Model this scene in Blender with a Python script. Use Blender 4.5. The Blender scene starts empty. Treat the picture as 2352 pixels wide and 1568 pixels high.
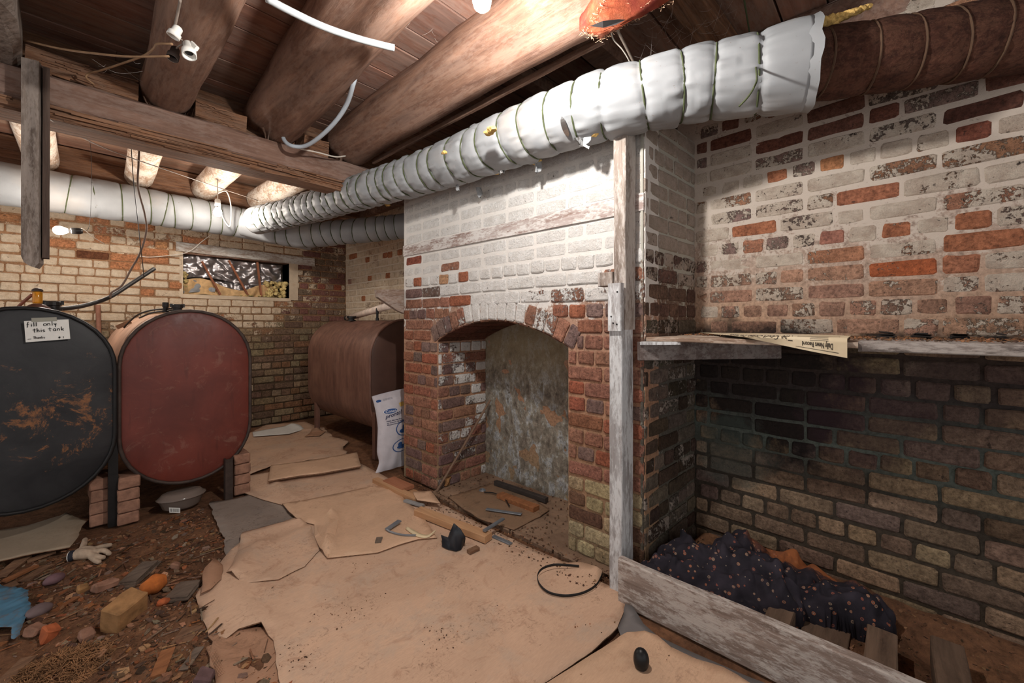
import bpy, bmesh, math, random
from mathutils import Vector, Matrix, noise, Euler
sc = bpy.context.scene
COL = sc.collection
PI = math.pi
# ------------------------------------------------------------------ camera, world, exposure
H = 1.22
YAW = math.radians(47.2)
F = 950.0
cam_d = bpy.data.cameras.new('camera'); cam = bpy.data.objects.new('camera', cam_d); COL.objects.link(cam)
cam.location = (0, 0, H); cam.rotation_euler = (PI/2, 0, -YAW)
cam_d.sensor_width = 36; cam_d.lens = 36*F/2352; cam_d.shift_y = -42/2352; cam_d.clip_start = 0.02
sc.camera = cam
w = bpy.data.worlds.new('world'); sc.world = w; w.use_nodes = True
w.node_tree.nodes['Background'].inputs[0].default_value = (0.97, 0.95, 0.93, 1)
w.node_tree.nodes['Background'].inputs[1].default_value = 0.85
sc.view_settings.view_transform = 'Standard'; sc.view_settings.look = 'None'
sc.view_settings.exposure = 0.2; sc.view_settings.gamma = 1; sc.view_settings.use_curve_mapping = False
sc.cycles.max_bounces = 5
BULB_NEAR = 1750.0; BULB_FAR = 560.0
CY, SY = math.cos(YAW), math.sin(YAW)
FWD = Vector((SY, CY, 0)); RGT = Vector((CY, -SY, 0)); CAM = Vector((0, 0, H))
def U(px, py, z=None, X=None, Y=None, t=None):
    """a real point: the place on a known plane (height z, wall X or Y, or depth t) seen from the camera's station"""
    d = FWD + RGT*((px-1176)/F) + Vector((0, 0, (742-py)/F))
    if z is not None: t = (z-H)/d.z
    elif X is not None: t = X/d.x
    elif Y is not None: t = Y/d.y
    return CAM + d*t
def proj(p):
    v = Vector(p)-CAM; t = v.dot(FWD)
    if t < 0.05: return None
    return (1176+F*v.dot(RGT)/t, 742-F*v.z/t, t)
# ------------------------------------------------------------------ helpers
def lin(c):
    return tuple(((x/12.92) if x <= 0.04045 else ((x+0.055)/1.055)**2.4) for x in c)
def rgb(r, g, b, d=0.16):
    l = .3*r+.59*g+.11*b
    return lin(tuple(min(1, (x+(l-x)*d)/255) for x in (r, g, b)))
def fn(p, s=1.0, o=0.0): return noise.noise(Vector(p)*s+Vector((o, o*1.7, o*0.3)))
class MB:
    def __init__(s): s.v = []; s.f = []; s.c = None
    def add(s, v, f):
        b = len(s.v); s.v += [tuple(x) for x in v]; s.f += [tuple(i+b for i in q) for q in f]; return s
    def box(s, x0, y0, z0, x1, y1, z1):
        return s.add([(x0,y0,z0),(x1,y0,z0),(x1,y1,z0),(x0,y1,z0),(x0,y0,z1),(x1,y0,z1),(x1,y1,z1),(x0,y1,z1)],
                     [(0,3,2,1),(4,5,6,7),(0,1,5,4),(1,2,6,5),(2,3,7,6),(3,0,4,7)])
    def bar(s, a, b, w, h, up=(0, 0, 1), n=1, jit=0.0, seed=0.0, bev=0.0):
        """a board from a to b, width w, height h, sides a little uneven"""
        a = Vector(a); b = Vector(b); d = (b-a).normalized(); up = Vector(up)
        sx = d.cross(up).normalized(); uz = sx.cross(d).normalized()
        vs = []; fs = []
        if bev > 0:
            e = bev
            prof = [(-w/2+e,-h/2),(w/2-e,-h/2),(w/2,-h/2+e),(w/2,h/2-e),(w/2-e,h/2),(-w/2+e,h/2),(-w/2,h/2-e),(-w/2,-h/2+e)]
        else: prof = [(-w/2,-h/2),(w/2,-h/2),(w/2,h/2),(-w/2,h/2)]
        m = len(prof)
        for i in range(n+1):
            p = a+(b-a)*i/n
            for k, (q, r) in enumerate(prof):
                jx = jit*fn((p.x*4+k*3.1, p.y*4, p.z*4+seed), 1.3) if jit else 0
                jz = jit*fn((p.x*4, p.y*4+k*2.3, p.z*4+seed+9), 1.3) if jit else 0
                vs.append(p+sx*(q+jx)+uz*(r+jz))
        for i in range(n):
            for k in range(m):
                a0 = i*m+k; a1 = i*m+(k+1) % m
                fs.append((a0, a1, a1+m, a0+m))
        fs.append(tuple(range(m))[::-1]); fs.append(tuple(n*m+k for k in range(m)))
        return s.add(vs, fs)
    def tube(s, pts, r, n=10, cap=True, rf=None):
        pts = [Vector(p) for p in pts]; N = len(pts); ref = None; rings = []
        for i, p in enumerate(pts):
            d = (pts[min(i+1, N-1)]-pts[max(i-1, 0)]).normalized()
            if ref is None: ref = Vector((0, 0, 1)) if abs(d.z) < 0.9 else Vector((1, 0, 0))
            ref = (ref-d*ref.dot(d)).normalized(); bi = d.cross(ref)
            ri = r[i] if isinstance(r, (list, tuple)) else r
            ring = []
            for k in range(n):
                th = 2*PI*k/n
                rr = ri*(rf(i, th) if rf else 1)
                ring.append(p+(ref*math.cos(th)+bi*math.sin(th))*rr)
            rings.append(ring)
        vs = [v for R in rings for v in R]; fs = []
        for i in range(N-1):
            for k in range(n):
                fs.append((i*n+k, i*n+(k+1) % n, (i+1)*n+(k+1) % n, (i+1)*n+k))
        if cap: fs.append(tuple(range(n))[::-1]); fs.append(tuple((N-1)*n+k for k in range(n)))
        return s.add(vs, fs)
    def rev(s, prof, c=(0, 0, 0), n=20, axis=None):
        """profile (r, h) turned about an axis through c"""
        ax = Vector(axis or (0, 0, 1)).normalized(); e = Vector((1, 0, 0)) if abs(ax.x) < 0.9 else Vector((0, 1, 0))
        e = (e-ax*e.dot(ax)).normalized(); b = ax.cross(e); c = Vector(c); vs = []; fs = []
        for r, h in prof:
            for k in range(n):
                th = 2*PI*k/n; vs.append(c+ax*h+(e*math.cos(th)+b*math.sin(th))*r)
        for i in range(len(prof)-1):
            for k in range(n):
                fs.append((i*n+k, i*n+(k+1) % n, (i+1)*n+(k+1) % n, (i+1)*n+k))
        fs.append(tuple(range(n))[::-1]); fs.append(tuple((len(prof)-1)*n+k for k in range(n)))
        return s.add(vs, fs)
    def rock(s, c, r, sq=(1, 1, 1), seed=0, amp=0.25, rot=0, sub=2, fr=1.3):
        bm = bmesh.new(); bmesh.ops.create_icosphere(bm, subdivisions=sub, radius=1)
        M = Matrix.Rotation(rot, 3, 'Z'); b = len(s.v)
        for v in bm.verts:
            q = v.co*(1+amp*noise.noise(v.co*fr+Vector((seed*7.3, seed*1.9, seed))))
            q = Vector((q.x*sq[0]*r, q.y*sq[1]*r, q.z*sq[2]*r)); q = M @ q
            s.v.append(tuple(q+Vector(c)))
        for f in bm.faces: s.f.append(tuple(b+v.index for v in f.verts))
        bm.free(); return s
    def move(s, M):
        s.v = [tuple(M @ Vector(v)) for v in s.v]; return s
    def build(s, name, mat, parent=None, smooth=False, fix=True, **props):
        me = bpy.data.meshes.new(name)
        off = Vector((0, 0, 0))
        q = parent
        while q is not None: off += q.location; q = q.parent
        me.from_pydata([tuple(Vector(v)-off) for v in s.v], [], s.f)
        if s.c is not None:
            ca = me.color_attributes.new('Col', 'FLOAT_COLOR', 'POINT')
            ca.data.foreach_set('color', [x for c in s.c for x in c])
        if smooth: me.polygons.foreach_set('use_smooth', [True]*len(me.polygons))
        if mat: me.materials.append(mat)
        if fix:
            bm = bmesh.new(); bm.from_mesh(me); bmesh.ops.recalc_face_normals(bm, faces=bm.faces); bm.to_mesh(me); bm.free()
        me.update()
        o = bpy.data.objects.new(name, me); COL.objects.link(o); o.parent = parent
        for k, v in props.items(): o[k] = v
        return o
def tag(o, label, cat, group=None):
    o['label'] = label; o['category'] = cat
    if group: o['group'] = group
    return o
def thing(name, label, cat, loc=(0, 0, 0), group=None):
    o = bpy.data.objects.new(name, None); COL.objects.link(o); o.location = loc; o.empty_display_size = 0.05
    return tag(o, label, cat, group)
def spline(pts, n=12):
    """smooth path through the points (Catmull-Rom)"""
    P = [Vector(p) for p in pts]; P = [P[0]*2-P[1]]+P+[P[-1]*2-P[-2]]; out = []
    for i in range(1, len(P)-2):
        for k in range(n):
            t = k/n; a, b, c, d = P[i-1], P[i], P[i+1], P[i+2]
            out.append(0.5*((2*b)+(c-a)*t+(2*a-5*b+4*c-d)*t*t+(3*b-a-3*c+d)*t**3))
    out.append(P[-2].copy()); return out
# ------------------------------------------------------------------ materials
class NT:
    def __init__(s, name, rough=0.8, metal=0.0, spec=0.3):
        s.m = bpy.data.materials.new(name); s.m.use_nodes = True; s.t = s.m.node_tree
        s.b = s.t.nodes['Principled BSDF']; s.b.inputs['Roughness'].default_value = rough
        s.b.inputs['Metallic'].default_value = metal; s.b.inputs['Specular IOR Level'].default_value = spec
    def n(s, kind, **kw):
        x = s.t.nodes.new(kind)
        for k, v in kw.items(): setattr(x, k, v)
        return x
    def l(s, a, b): s.t.links.new(a, b)
    def coord(s, kind='Object', scale=(1, 1, 1), obj_rand=False):
        if kind == 'World': out = s.n('ShaderNodeNewGeometry').outputs['Position']
        else: out = s.n('ShaderNodeTexCoord').outputs['Object']
        mp = s.n('ShaderNodeMapping'); s.l(out, mp.inputs[0]); mp.inputs['Scale'].default_value = scale
        if obj_rand:
            oi = s.n('ShaderNodeObjectInfo'); mu = s.n('ShaderNodeMath', operation='MULTIPLY'); s.l(oi.outputs['Random'], mu.inputs[0]); mu.inputs[1].default_value = 50
            s.l(mu.outputs[0], mp.inputs['Location'])
        return mp.outputs[0]
    def noise(s, co, scale, detail=4, rough=0.55, dist=0.0):
        x = s.n('ShaderNodeTexNoise'); s.l(co, x.inputs['Vector']); x.inputs['Scale'].default_value = scale
        x.inputs['Detail'].default_value = detail; x.inputs['Roughness'].default_value = rough; x.inputs['Distortion'].default_value = dist
        return x.outputs['Fac']
    def ramp(s, fac, stops):
        x = s.n('ShaderNodeValToRGB'); s.l(fac, x.inputs[0]); e = x.color_ramp.elements
        while len(e) > 1: e.remove(e[-1])
        e[0].position = stops[0][0]; c = stops[0][1]; e[0].color = (*c, 1) if len(c) == 3 else c
        for p, c in stops[1:]:
            q = e.new(p); q.color = (*c, 1)
        return x.outputs[0]
    def sramp(s, fac, a, b, lo=0.0, hi=1.0):
        x = s.n('ShaderNodeMapRange'); s.l(fac, x.inputs[0]); x.inputs[1].default_value = a; x.inputs[2].default_value = b
        x.inputs[3].default_value = lo; x.inputs[4].default_value = hi; return x.outputs[0]
    def mix(s, fac, a, b, mode='MIX'):
        x = s.n('ShaderNodeMix', data_type='RGBA', blend_type=mode)
        for i, v in ((0, fac), (6, a), (7, b)):
            if hasattr(v, 'links') or hasattr(v, 'is_linked'): s.l(v, x.inputs[i])
            elif i == 0: x.inputs[0].default_value = v
            else: x.inputs[i].default_value = (*v, 1)
        return x.outputs[2]
    def math(s, op, a, b=0.0):
        x = s.n('ShaderNodeMath', operation=op)
        for i, v in ((0, a), (1, b)):
            if hasattr(v, 'is_linked'): s.l(v, x.inputs[i])
            else: x.inputs[i].default_value = v
        return x.outputs[0]
    def bump(s, h, dist=0.002, strength=1.0, prev=None):
        x = s.n('ShaderNodeBump'); s.l(h, x.inputs['Height']); x.inputs['Distance'].default_value = dist; x.inputs['Strength'].default_value = strength
        if prev is not None: s.l(prev, x.inputs['Normal'])
        return x.outputs[0]
    def out(s, col, nrm=None, rough=None):
        if hasattr(col, 'is_linked'): s.l(col, s.b.inputs['Base Color'])
        else: s.b.inputs['Base Color'].default_value = (*col, 1)
        if nrm is not None: s.l(nrm, s.b.inputs['Normal'])
        if rough is not None: s.l(rough, s.b.inputs['Roughness'])
        return s.m
def plain(name, col, rough=0.7, metal=0.0, var=0.12, scale=20, bump=0.001, spec=0.3):
    t = NT(name, rough, metal, spec); co = t.coord('Object', obj_rand=True); n1 = t.noise(co, scale, 5)
    c = t.ramp(n1, [(0.25, tuple(x*(1-var*2) for x in col)), (0.75, tuple(min(1, x*(1+var*2)) for x in col))])
    return t.out(c, t.bump(n1, bump))
def wood(name, dark, light, dust=None, axis=0, sc_=6, stretch=0.08, rough=0.8, bump=0.003, tint=False, world=False, dustamt=0.5):
    t = NT(name, rough, spec=0.2); s = [1, 1, 1]; s[axis] = stretch
    co = t.coord('World' if world else 'Object', tuple(s), obj_rand=not world); co2 = t.coord('World' if world else 'Object', (1, 1, 1), obj_rand=not world)
    g = t.noise(co, sc_*6, 7, 0.65, 0.4); g2 = t.noise(co, sc_*1.3, 3, 0.5)
    c = t.ramp(g, [(0.28, dark), (0.5, tuple((a+b)/2 for a, b in zip(dark, light))), (0.72, light)])
    c = t.mix(t.sramp(g2, 0.3, 0.7, 0.0, 0.45), c, dark)
    if dust:
        s3 = [1, 1, 1]; s3[axis] = min(1, stretch**.5*1.1); co3 = t.coord('World' if world else 'Object', tuple(s3), obj_rand=not world)
        d = t.math('ADD', t.math('MULTIPLY', t.noise(co3, sc_*2.2, 9, 0.75), .6), t.math('MULTIPLY', t.noise(co3, sc_*14, 5, 0.7), .4)); c = t.mix(t.sramp(d, 0.46, 0.54, 0, dustamt), c, dust)
    if tint:
        oi = t.n('ShaderNodeObjectInfo'); c = t.mix(1.0, c, oi.outputs['Color'], 'MULTIPLY')
    return t.out(c, t.bump(g, bump, 1.0))
# brick: the fired colour of each brick is its object's colour, alpha is how much limewash is left on it
def brick_mat(name, paint, paint2, flake=1.7, attr=False, blobs=()):
    t = NT(name, 0.9, spec=0.15); co = t.coord('World')
    if attr:
        a = t.n('ShaderNodeAttribute'); a.attribute_name = 'Col'; base, al = a.outputs['Color'], a.outputs['Alpha']
    else:
        a = t.n('ShaderNodeObjectInfo'); base, al = a.outputs['Color'], a.outputs['Alpha']
    n1 = t.noise(co, 9, 8, 0.72, 0.3); n2 = t.noise(co, 70, 6, 0.7); n3 = t.noise(co, 22, 5, 0.6)
    n4 = t.noise(co, 260, 3, 0.6)
    vary = t.ramp(n2, [(0.3, (0.42,)*3), (0.5, (0.95,)*3), (0.7, (1.35, 1.38, 1.4))])
    c = t.mix(1.0, base, vary, 'MULTIPLY')
    vary2 = t.ramp(n3, [(0.3, (0.62, 0.6, 0.6)), (0.6, (1.12, 1.1, 1.08))]); c = t.mix(0.9, c, vary2, 'MULTIPLY')
    # peeling edge of the wash
    nn = t.math('ADD', t.math('MULTIPLY', n1, 0.6), t.math('MULTIPLY', n2, 0.4))
    m = t.math('ADD', al, t.math('MULTIPLY', t.math('SUBTRACT', nn, 0.5), flake))
    mask = t.sramp(m, 0.47, 0.55)
    pc = t.ramp(n3, [(0.3, paint2), (0.65, paint)])
    pc = t.mix(t.sramp(t.noise(co, 3.2, 4), 0.45, 0.75, 0, 0.5), pc, paint2)
    c = t.mix(mask, c, pc)
    crk = t.noise(t.coord('World', (.6, .6, 1.6)), 26, 8, .8, 1.2); c = t.mix(t.math('MULTIPLY', t.math('LESS_THAN', t.math('ABSOLUTE', t.math('SUBTRACT', crk, .5)), .006), .55), c, (0.05, 0.04, 0.035))
    spots = t.sramp(t.noise(co, 48, 2, 0.5), 0.70, 0.74, 0, 0.7); c = t.mix(spots, c, (0.03, 0.022, 0.02))
    for (cx, cy, cz, r, colr, amt) in blobs:      # colour patches with noisy edges, strongest at each centre
        sb = t.n('ShaderNodeVectorMath', operation='DISTANCE'); t.l(co, sb.inputs[0]); sb.inputs[1].default_value = (cx, cy, cz)
        dd = t.math('ADD', sb.outputs['Value'], t.math('MULTIPLY', t.math('SUBTRACT', t.noise(co, 5, 7, .7), .5), r*1.6))
        c = t.mix(t.sramp(dd, r*.75, r*1.15, amt, 0.0), c, colr)
    nb = t.bump(n4, 0.002, 1.0); nb = t.bump(n2, 0.010, 1.0, nb); nb = t.bump(mask, 0.0012, 1.0, nb)
    return t.out(c, nb)
# ------------------------------------------------------------------ brick pieces
def brick_mesh(i, L, Hh):
    r = random.Random(i*17+int(L*1000)); c = 0.008
    out = [(-L/2+c,-Hh/2),(0,-Hh/2),(L/2-c,-Hh/2),(L/2,-Hh/2+c),(L/2,Hh/2-c),(L/2-c,Hh/2),(0,Hh/2),(-L/2+c,Hh/2),(-L/2,Hh/2-c),(-L/2,-Hh/2+c)]
    out = [(x+r.uniform(-.003,.003), z+r.uniform(-.003,.003)) for x, z in out]
    n = len(out); v = []; f = []
    for k, (x, z) in enumerate(out): v.append((x, -0.02, z))
    for k, (x, z) in enumerate(out): v.append((x, -0.005+r.uniform(-.001,.001), z))
    for k, (x, z) in enumerate(out):
        q = 1-0.007/max(abs(x), abs(z), 0.02)*1.0
        v.append((x*(1-0.007/(L/2)), r.uniform(-.0012,.0012), z*(1-0.006/(Hh/2))))
    v.append((r.uniform(-.02,.02), r.uniform(0, .002), r.uniform(-.01,.01)))
    for a in (0, n):
        for k in range(n): f.append((a+k, a+(k+1) % n, a+n+(k+1) % n, a+n+k))
    for k in range(n): f.append((2*n+k, 2*n+(k+1) % n, 3*n))
    me = bpy.data.meshes.new('brick'); me.from_pydata(v, [], [tuple(reversed(q)) for q in f]); me.update(); return me, v, f
BL, BH = 0.215, 0.068
BRICKS = {}
def get_brick(kind, i, mat):
    k = (kind, i, mat.name)
    if k not in BRICKS:
        me, v, f = brick_mesh(i, BL if kind == 'S' else 0.1, BH); me.materials.append(mat); BRICKS[k] = (me, v, f)
    return BRICKS[k]
PITCH = 0.083
class Wall:
    """bricks laid on a face: origin (x, y) on the face, running along d, facing n = d turned left"""
    def __init__(s, root, org, d, mat, mat_attr, seed=1):
        s.root = root; s.o = Vector((org[0], org[1], 0)); s.d = Vector((d[0], d[1], 0)).normalized()
        s.n = Vector((-s.d.y, s.d.x, 0)); s.mat = mat; s.ma = mat_attr; s.r = random.Random(seed); s.list = []
        s.ang = math.atan2(s.d.y, s.d.x)
    def pt(s, u, z, h=0.0): return s.o+s.d*u+s.n*h+Vector((0, 0, z))
    def put(s, u, z, w, h, kind, style, tilt=0.0):
        if style is None: return
        col, al, proud = style
        s.list.append((u, z, w, h, kind, col, al, proud, tilt))
    def lay(s, u0, u1, z0, z1, style, cut=None, hints=(), header=5, phase=0, pitch=PITCH, wave=0.004, joint=0.011):
        k = 0; z = z0; H_ = []
        for (px, py, col, al) in hints:
            # where that spot lies on this face
            dd = FWD+RGT*((px-1176)/F)+Vector((0, 0, (742-py)/F)); den = dd.dot(s.n); t = (s.o-CAM).dot(s.n)/den; p = CAM+dd*t-s.o
            H_.append((p.dot(s.d), p.z, col, al))
        while z+BH*0.8 < z1:
            zc = z+BH/2; kind = 'H' if (k+phase) % header == 0 else 'S'
            spans = [(u0, u1)]
            if cut:
                for a, b in cut(zc):
                    ns = []
                    for p, q in spans:
                        if b <= p or a >= q: ns.append((p, q)); continue
                        if a > p+0.02: ns.append((p, a))
                        if b < q-0.02: ns.append((b, q))
                    spans = ns
            step0 = 0.108 if kind == 'H' else 0.222
            u = u0-(0.0 if k % 2 else step0/2)
            cells = []
            while u < u1:
                st = step0
                if kind == 'S' and s.r.random() < 0.16: st = 0.111
                cells.append((u, u+st)); u += st
            for (a, b) in cells:
                for (p, q) in spans:
                    x0, x1 = max(a, p), min(b, q)
                    if x1-x0 < 0.028: continue
                    w = x1-x0-joint; uc = (x0+x1)/2
                    kd = 'S' if w > 0.14 else 'H'
                    zz = zc+wave*math.sin(uc*3.1+k*0.7)+s.r.uniform(-.0015, .0015)
                    st_ = style(uc, zz, w, s.r)
                    if st_ is not None:
                        for (hu, hz, hc, ha) in H_:
                            if abs(hu-uc) < (x1-x0)/2 and abs(hz-zz) < pitch/2: st_ = (hc, ha, st_[2])
                    s.put(uc, zz, w, BH*s.r.uniform(0.95, 1.04), kd, st_, s.r.uniform(-.006, .006))
            z += pitch; k += 1
    def finish(s, limit=300, name='brick'):
        def size(b):
            q = proj(s.pt(b[0], b[1]))
            if q is None: return 0
            m = 1.0 if (-60 < q[0] < 2410 and -60 < q[1] < 1630) else 0.05
            return m*b[2]*b[3]/q[2]**2
        L = sorted(s.list, key=size, reverse=True)
        for i, (u, z, w, h, kd, col, al, proud, tilt) in enumerate(L[:limit]):
            me, v, f = get_brick(kd, s.r.randrange(7), s.mat)
            o = bpy.data.objects.new(name, me); COL.objects.link(o); o.parent = s.root
            o.location = s.pt(u, z, proud)-s.root.location
            fl = PI if s.r.random() < 0.0 else 0
            o.rotation_euler = (0, tilt, s.ang)
            o.scale = (w/(BL if kd == 'S' else 0.1), 1, h/BH)
            o.color = (col[0], col[1], col[2], al)
        rest = L[limit:]
        if rest:
            mb = MB(); mb.c = []
            for (u, z, w, h, kd, col, al, proud, tilt) in rest:
                me, v, f = get_brick(kd, s.r.randrange(7), s.mat); sx = w/(BL if kd == 'S' else 0.1); sz = h/BH
                mb.add([s.pt(u+x*sx, z+zz*sz, proud+y) for x, y, zz in v], [tuple(reversed(q)) for q in f])
                mb.c += [(col[0], col[1], col[2], al)]*len(v)
            o = mb.build('bricks', s.ma, s.root, fix=False); o['kind'] = 'stuff'
def struct(name, loc=(0, 0, 0)):
    o = bpy.data.objects.new(name, None); COL.objects.link(o); o.location = loc; o['kind'] = 'structure'; return o
def jit(c, r, a=0.15):
    k = 1+r.uniform(-a, a); return tuple(max(0, x*k*(1+r.uniform(-a*.3, a*.3))) for x in c)
def clamp(x, a=0.0, b=1.0): return max(a, min(b, x))
def sm(x, a, b):
    t = clamp((x-a)/(b-a)); return t*t*(3-2*t)
# mortar material: colour by height through a ramp plus flaking wash
def mortar_mat(name, zs, paint, amt, axis=2, bs=0.004):
    """zs: [(z, colour)]; amt: [(z, wash amount)]"""
    t = NT(name, 0.95, spec=0.1); co = t.coord('World'); xyz = t.n('ShaderNodeSeparateXYZ'); t.l(co, xyz.inputs[0])
    n1 = t.noise(co, 9, 8, 0.72, 0.3); n2 = t.noise(co, 60, 6, 0.7)
    z = t.math('ADD', xyz.outputs[axis], t.math('MULTIPLY', t.math('SUBTRACT', t.noise(co, 4, 4), 0.5), 0.35))
    zn = t.math('DIVIDE', z, 2.7)
    c = t.ramp(zn, [(p/2.7, q) for p, q in zs]); a = t.ramp(zn, [(p/2.7, (q, q, q)) for p, q in amt])
    c = t.mix(1.0, c, t.ramp(n2, [(0.25, (0.4,)*3), (0.5, (0.92,)*3), (0.75, (1.3,)*3)]), 'MULTIPLY')
    nn = t.math('ADD', t.math('MULTIPLY', n1, 0.6), t.math('MULTIPLY', n2, 0.4))
    m = t.math('ADD', a, t.math('MULTIPLY', t.math('SUBTRACT', nn, 0.5), 1.6))
    c = t.mix(t.sramp(m, 0.46, 0.56), c, paint)
    return t.out(c, t.bump(n2, bs, 1.0))

# ------------------------------------------------------------------ palettes (fired brick and wash)
RED = rgb(162, 110, 88); ORG = rgb(184, 110, 70); PUR = rgb(132, 104, 96); TAN = rgb(150, 118, 88); DRK = rgb(84, 66, 54); PNK = rgb(166, 122, 104)
WHT = rgb(222, 219, 216); WHT2 = rgb(204, 198, 192); CRM = rgb(228, 205, 176); CRM2 = rgb(204, 172, 138)
m_breast = brick_mat('limewashed_brick', WHT, WHT2, 1.7)
m_breast_a = brick_mat('limewashed_brick_far', WHT, WHT2, 1.7, attr=True)
m_back = brick_mat('cream_washed_brick', CRM, CRM2, 1.5)
m_back_a = brick_mat('cream_washed_brick_far', CRM, CRM2, 1.5, attr=True)
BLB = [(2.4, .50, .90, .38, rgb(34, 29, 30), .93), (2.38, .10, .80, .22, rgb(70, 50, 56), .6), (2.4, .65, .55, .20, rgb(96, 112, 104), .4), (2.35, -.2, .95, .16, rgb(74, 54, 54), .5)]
m_alc = brick_mat('flaking_wash_brick', rgb(206, 190, 172), rgb(176, 154, 136), 2.6, blobs=BLB)
m_alc_a = brick_mat('flaking_wash_brick_far', rgb(206, 190, 172), rgb(176, 154, 136), 2.6, attr=True, blobs=BLB)

# ------------------------------------------------------------------ chimney breast with fireplace
XB, XBK = 1.83, 2.32           # front face, fireplace back
YB0, YB1 = 0.855, 2.88
AY0, AY1, ASP, ACR = 1.29, 2.44, 1.095, 1.24
AC = (AY0+AY1)/2; AH = (AY1-AY0)/2; ARISE = ACR-ASP; AR = (AH*AH+ARISE*ARISE)/(2*ARISE); AZ = ACR-AR
TOP = 2.69; TB = 2.24
chim = struct('wall_chimney', (XB, (YB0+YB1)/2, 0))
arch = [(AC+AR*math.sin(a), AZ+AR*math.cos(a)) for a in [(-1+2*i/24)*math.asin(AH/AR) for i in range(25)]]
prof = [(YB0, 0), (AY0, 0)]+arch+[(AY1, 0), (YB1, 0), (YB1, TB), (YB0, TB)]
REC = 0.010
bm = bmesh.new()
va = [bm.verts.new((XB+REC, y, z)) for y, z in prof]; vb = [bm.verts.new((XBK, y, z)) for y, z in prof]
for V in (va, vb):
    es = [bm.edges.new((V[i], V[(i+1) % len(V)])) for i in range(len(V))]
    bmesh.ops.triangle_fill(bm, edges=es, use_beauty=True)
for i in range(len(prof)):
    j = (i+1) % len(prof)
    bm.faces.new((va[i], va[j], vb[j], vb[i]))
bmesh.ops.recalc_face_normals(bm, faces=bm.faces)
for v in bm.verts: v.co -= chim.location
me = bpy.data.meshes.new('mortar'); bm.to_mesh(me); bm.free()
m_mort_b = mortar_mat('breast_mortar', [(0.0, rgb(150, 128, 98)), (0.35, rgb(158, 120, 90)), (0.9, rgb(176, 128, 98)), (1.6, rgb(170, 140, 124)), (2.5, rgb(140, 130, 122))],
                      rgb(206, 200, 194), [(0.0, 0.28), (0.6, 0.15), (1.15, 0.3), (1.45, 0.72), (1.9, 0.95), (2.5, 1.0)])
me.materials.append(m_mort_b); o = bpy.data.objects.new('mortar', me); COL.objects.link(o); o.parent = chim

def style_breast(u, z, w, r):
    y = u+YB0
    # wash: solid on top, peeling through the middle, bare and rusty below; more bare at the far side
    far = sm(y, 1.7, 2.8)
    a = 0.10+0.95*sm(z, 1.18+0.12*far, 1.55+0.22*far)
    a += 0.45*math.exp(-((y-AC)/0.35)**2)*sm(z, 1.2, 1.35)
    a = a+r.uniform(-.14, .14) if z < 1.75 else 1.3
    if z < 0.42 and y < 1.35: a = 0.42+r.uniform(-.15, .15); return (jit(rgb(176, 158, 118) if r.random() < .7 else rgb(120, 84, 66), r), 0.2, r.uniform(-.002, .002))
    if z < 0.35: a = 0.25
    p = r.random(); c = RED if p < .5 else PUR if p < .75 else rgb(158, 98, 74) if p < .9 else rgb(164, 94, 68)
    return (jit(c, r), a, r.uniform(-.002, .002) if z < 1.6 else r.uniform(-.0095, -.0078))
def cut_breast(z):
    if z < ASP-0.02: return [(AY0-YB0+0.0, AY1-YB0)]
    Ro = AR+0.125
    am = math.asin(AH/AR)+.03; zo = AZ+Ro*math.cos(am)
    if z < zo: hw = AH+(Ro*math.sin(am)-AH)*max(0, z+.02-ASP)/(zo-ASP)+.006; return [(AC-hw-YB0, AC+hw-YB0)]
    if z < AZ+Ro+0.03:
        q = max(0.0, Ro*Ro-(z-AZ)**2); hw = math.sqrt(q); return [(AC-hw-YB0, AC+hw-YB0)] if hw > 0.04 else []
    return []
def cutb(z):
    c = cut_breast(z)
    if 1.735 < z < 1.835: c = c+[(0, 3)]
    return c
Wf = Wall(chim, (XB, YB0), (0, 1), m_breast, m_breast_a, 5)
RO = rgb(166, 96, 68)
Wf.lay(0, YB1-YB0, 0.01, TB, style_breast, cutb, header=3, hints=[
    (960, 600, rgb(150, 78, 60), .1), (1010, 615, RED, .35), (950, 652, RO, .15), (1020, 640, rgb(200, 150, 110), .2), (1055, 630, RO, .3),
    (975, 690, RED, .1), (1000, 690, RED, .1), (1070, 690, RO, .3), (940, 735, RED, 0), (980, 735, RED, 0), (1285, 680, RED, .5), (1385, 650, RED, .45), (1230, 505, rgb(150, 96, 74), .4)])
# voussoirs of the arch
nv = 17; amax = math.asin(AH/AR)+0.03
for i in range(nv):
    a = -amax+2*amax*(i+.5)/nv; r = Wf.r; rc = AR+0.062
    me, v, f = get_brick('H', i % 7, m_breast)
    o = bpy.data.objects.new('arch_brick', me); COL.objects.link(o); o.parent = chim
    o.location = Vector((XB-0.001+r.uniform(-.002, .002), AC+rc*math.sin(a), AZ+rc*math.cos(a)))-chim.location
    o.rotation_euler = Euler((0, 0, PI/2)); 
    o.rotation_mode = 'QUATERNION'
    # local x -> along radius, local y -> outward normal (-X)
    ax = Vector((0, math.sin(a), math.cos(a))); n_ = Vector((-1, 0, 0)); zz = ax.cross(n_)
    o.rotation_quaternion = Matrix((ax, n_, zz)).transposed().to_quaternion()
    o.scale = (1.16, 1, (2*amax*rc/nv-0.009)/BH)
    al = 1.0 if abs(a) < amax*0.45 else 0.45 if abs(a) < amax*0.75 else 0.12
    c = jit(RED if r.random() < .7 else PUR, r); o.color = (*c, al+r.uniform(-.1, .1))
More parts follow.
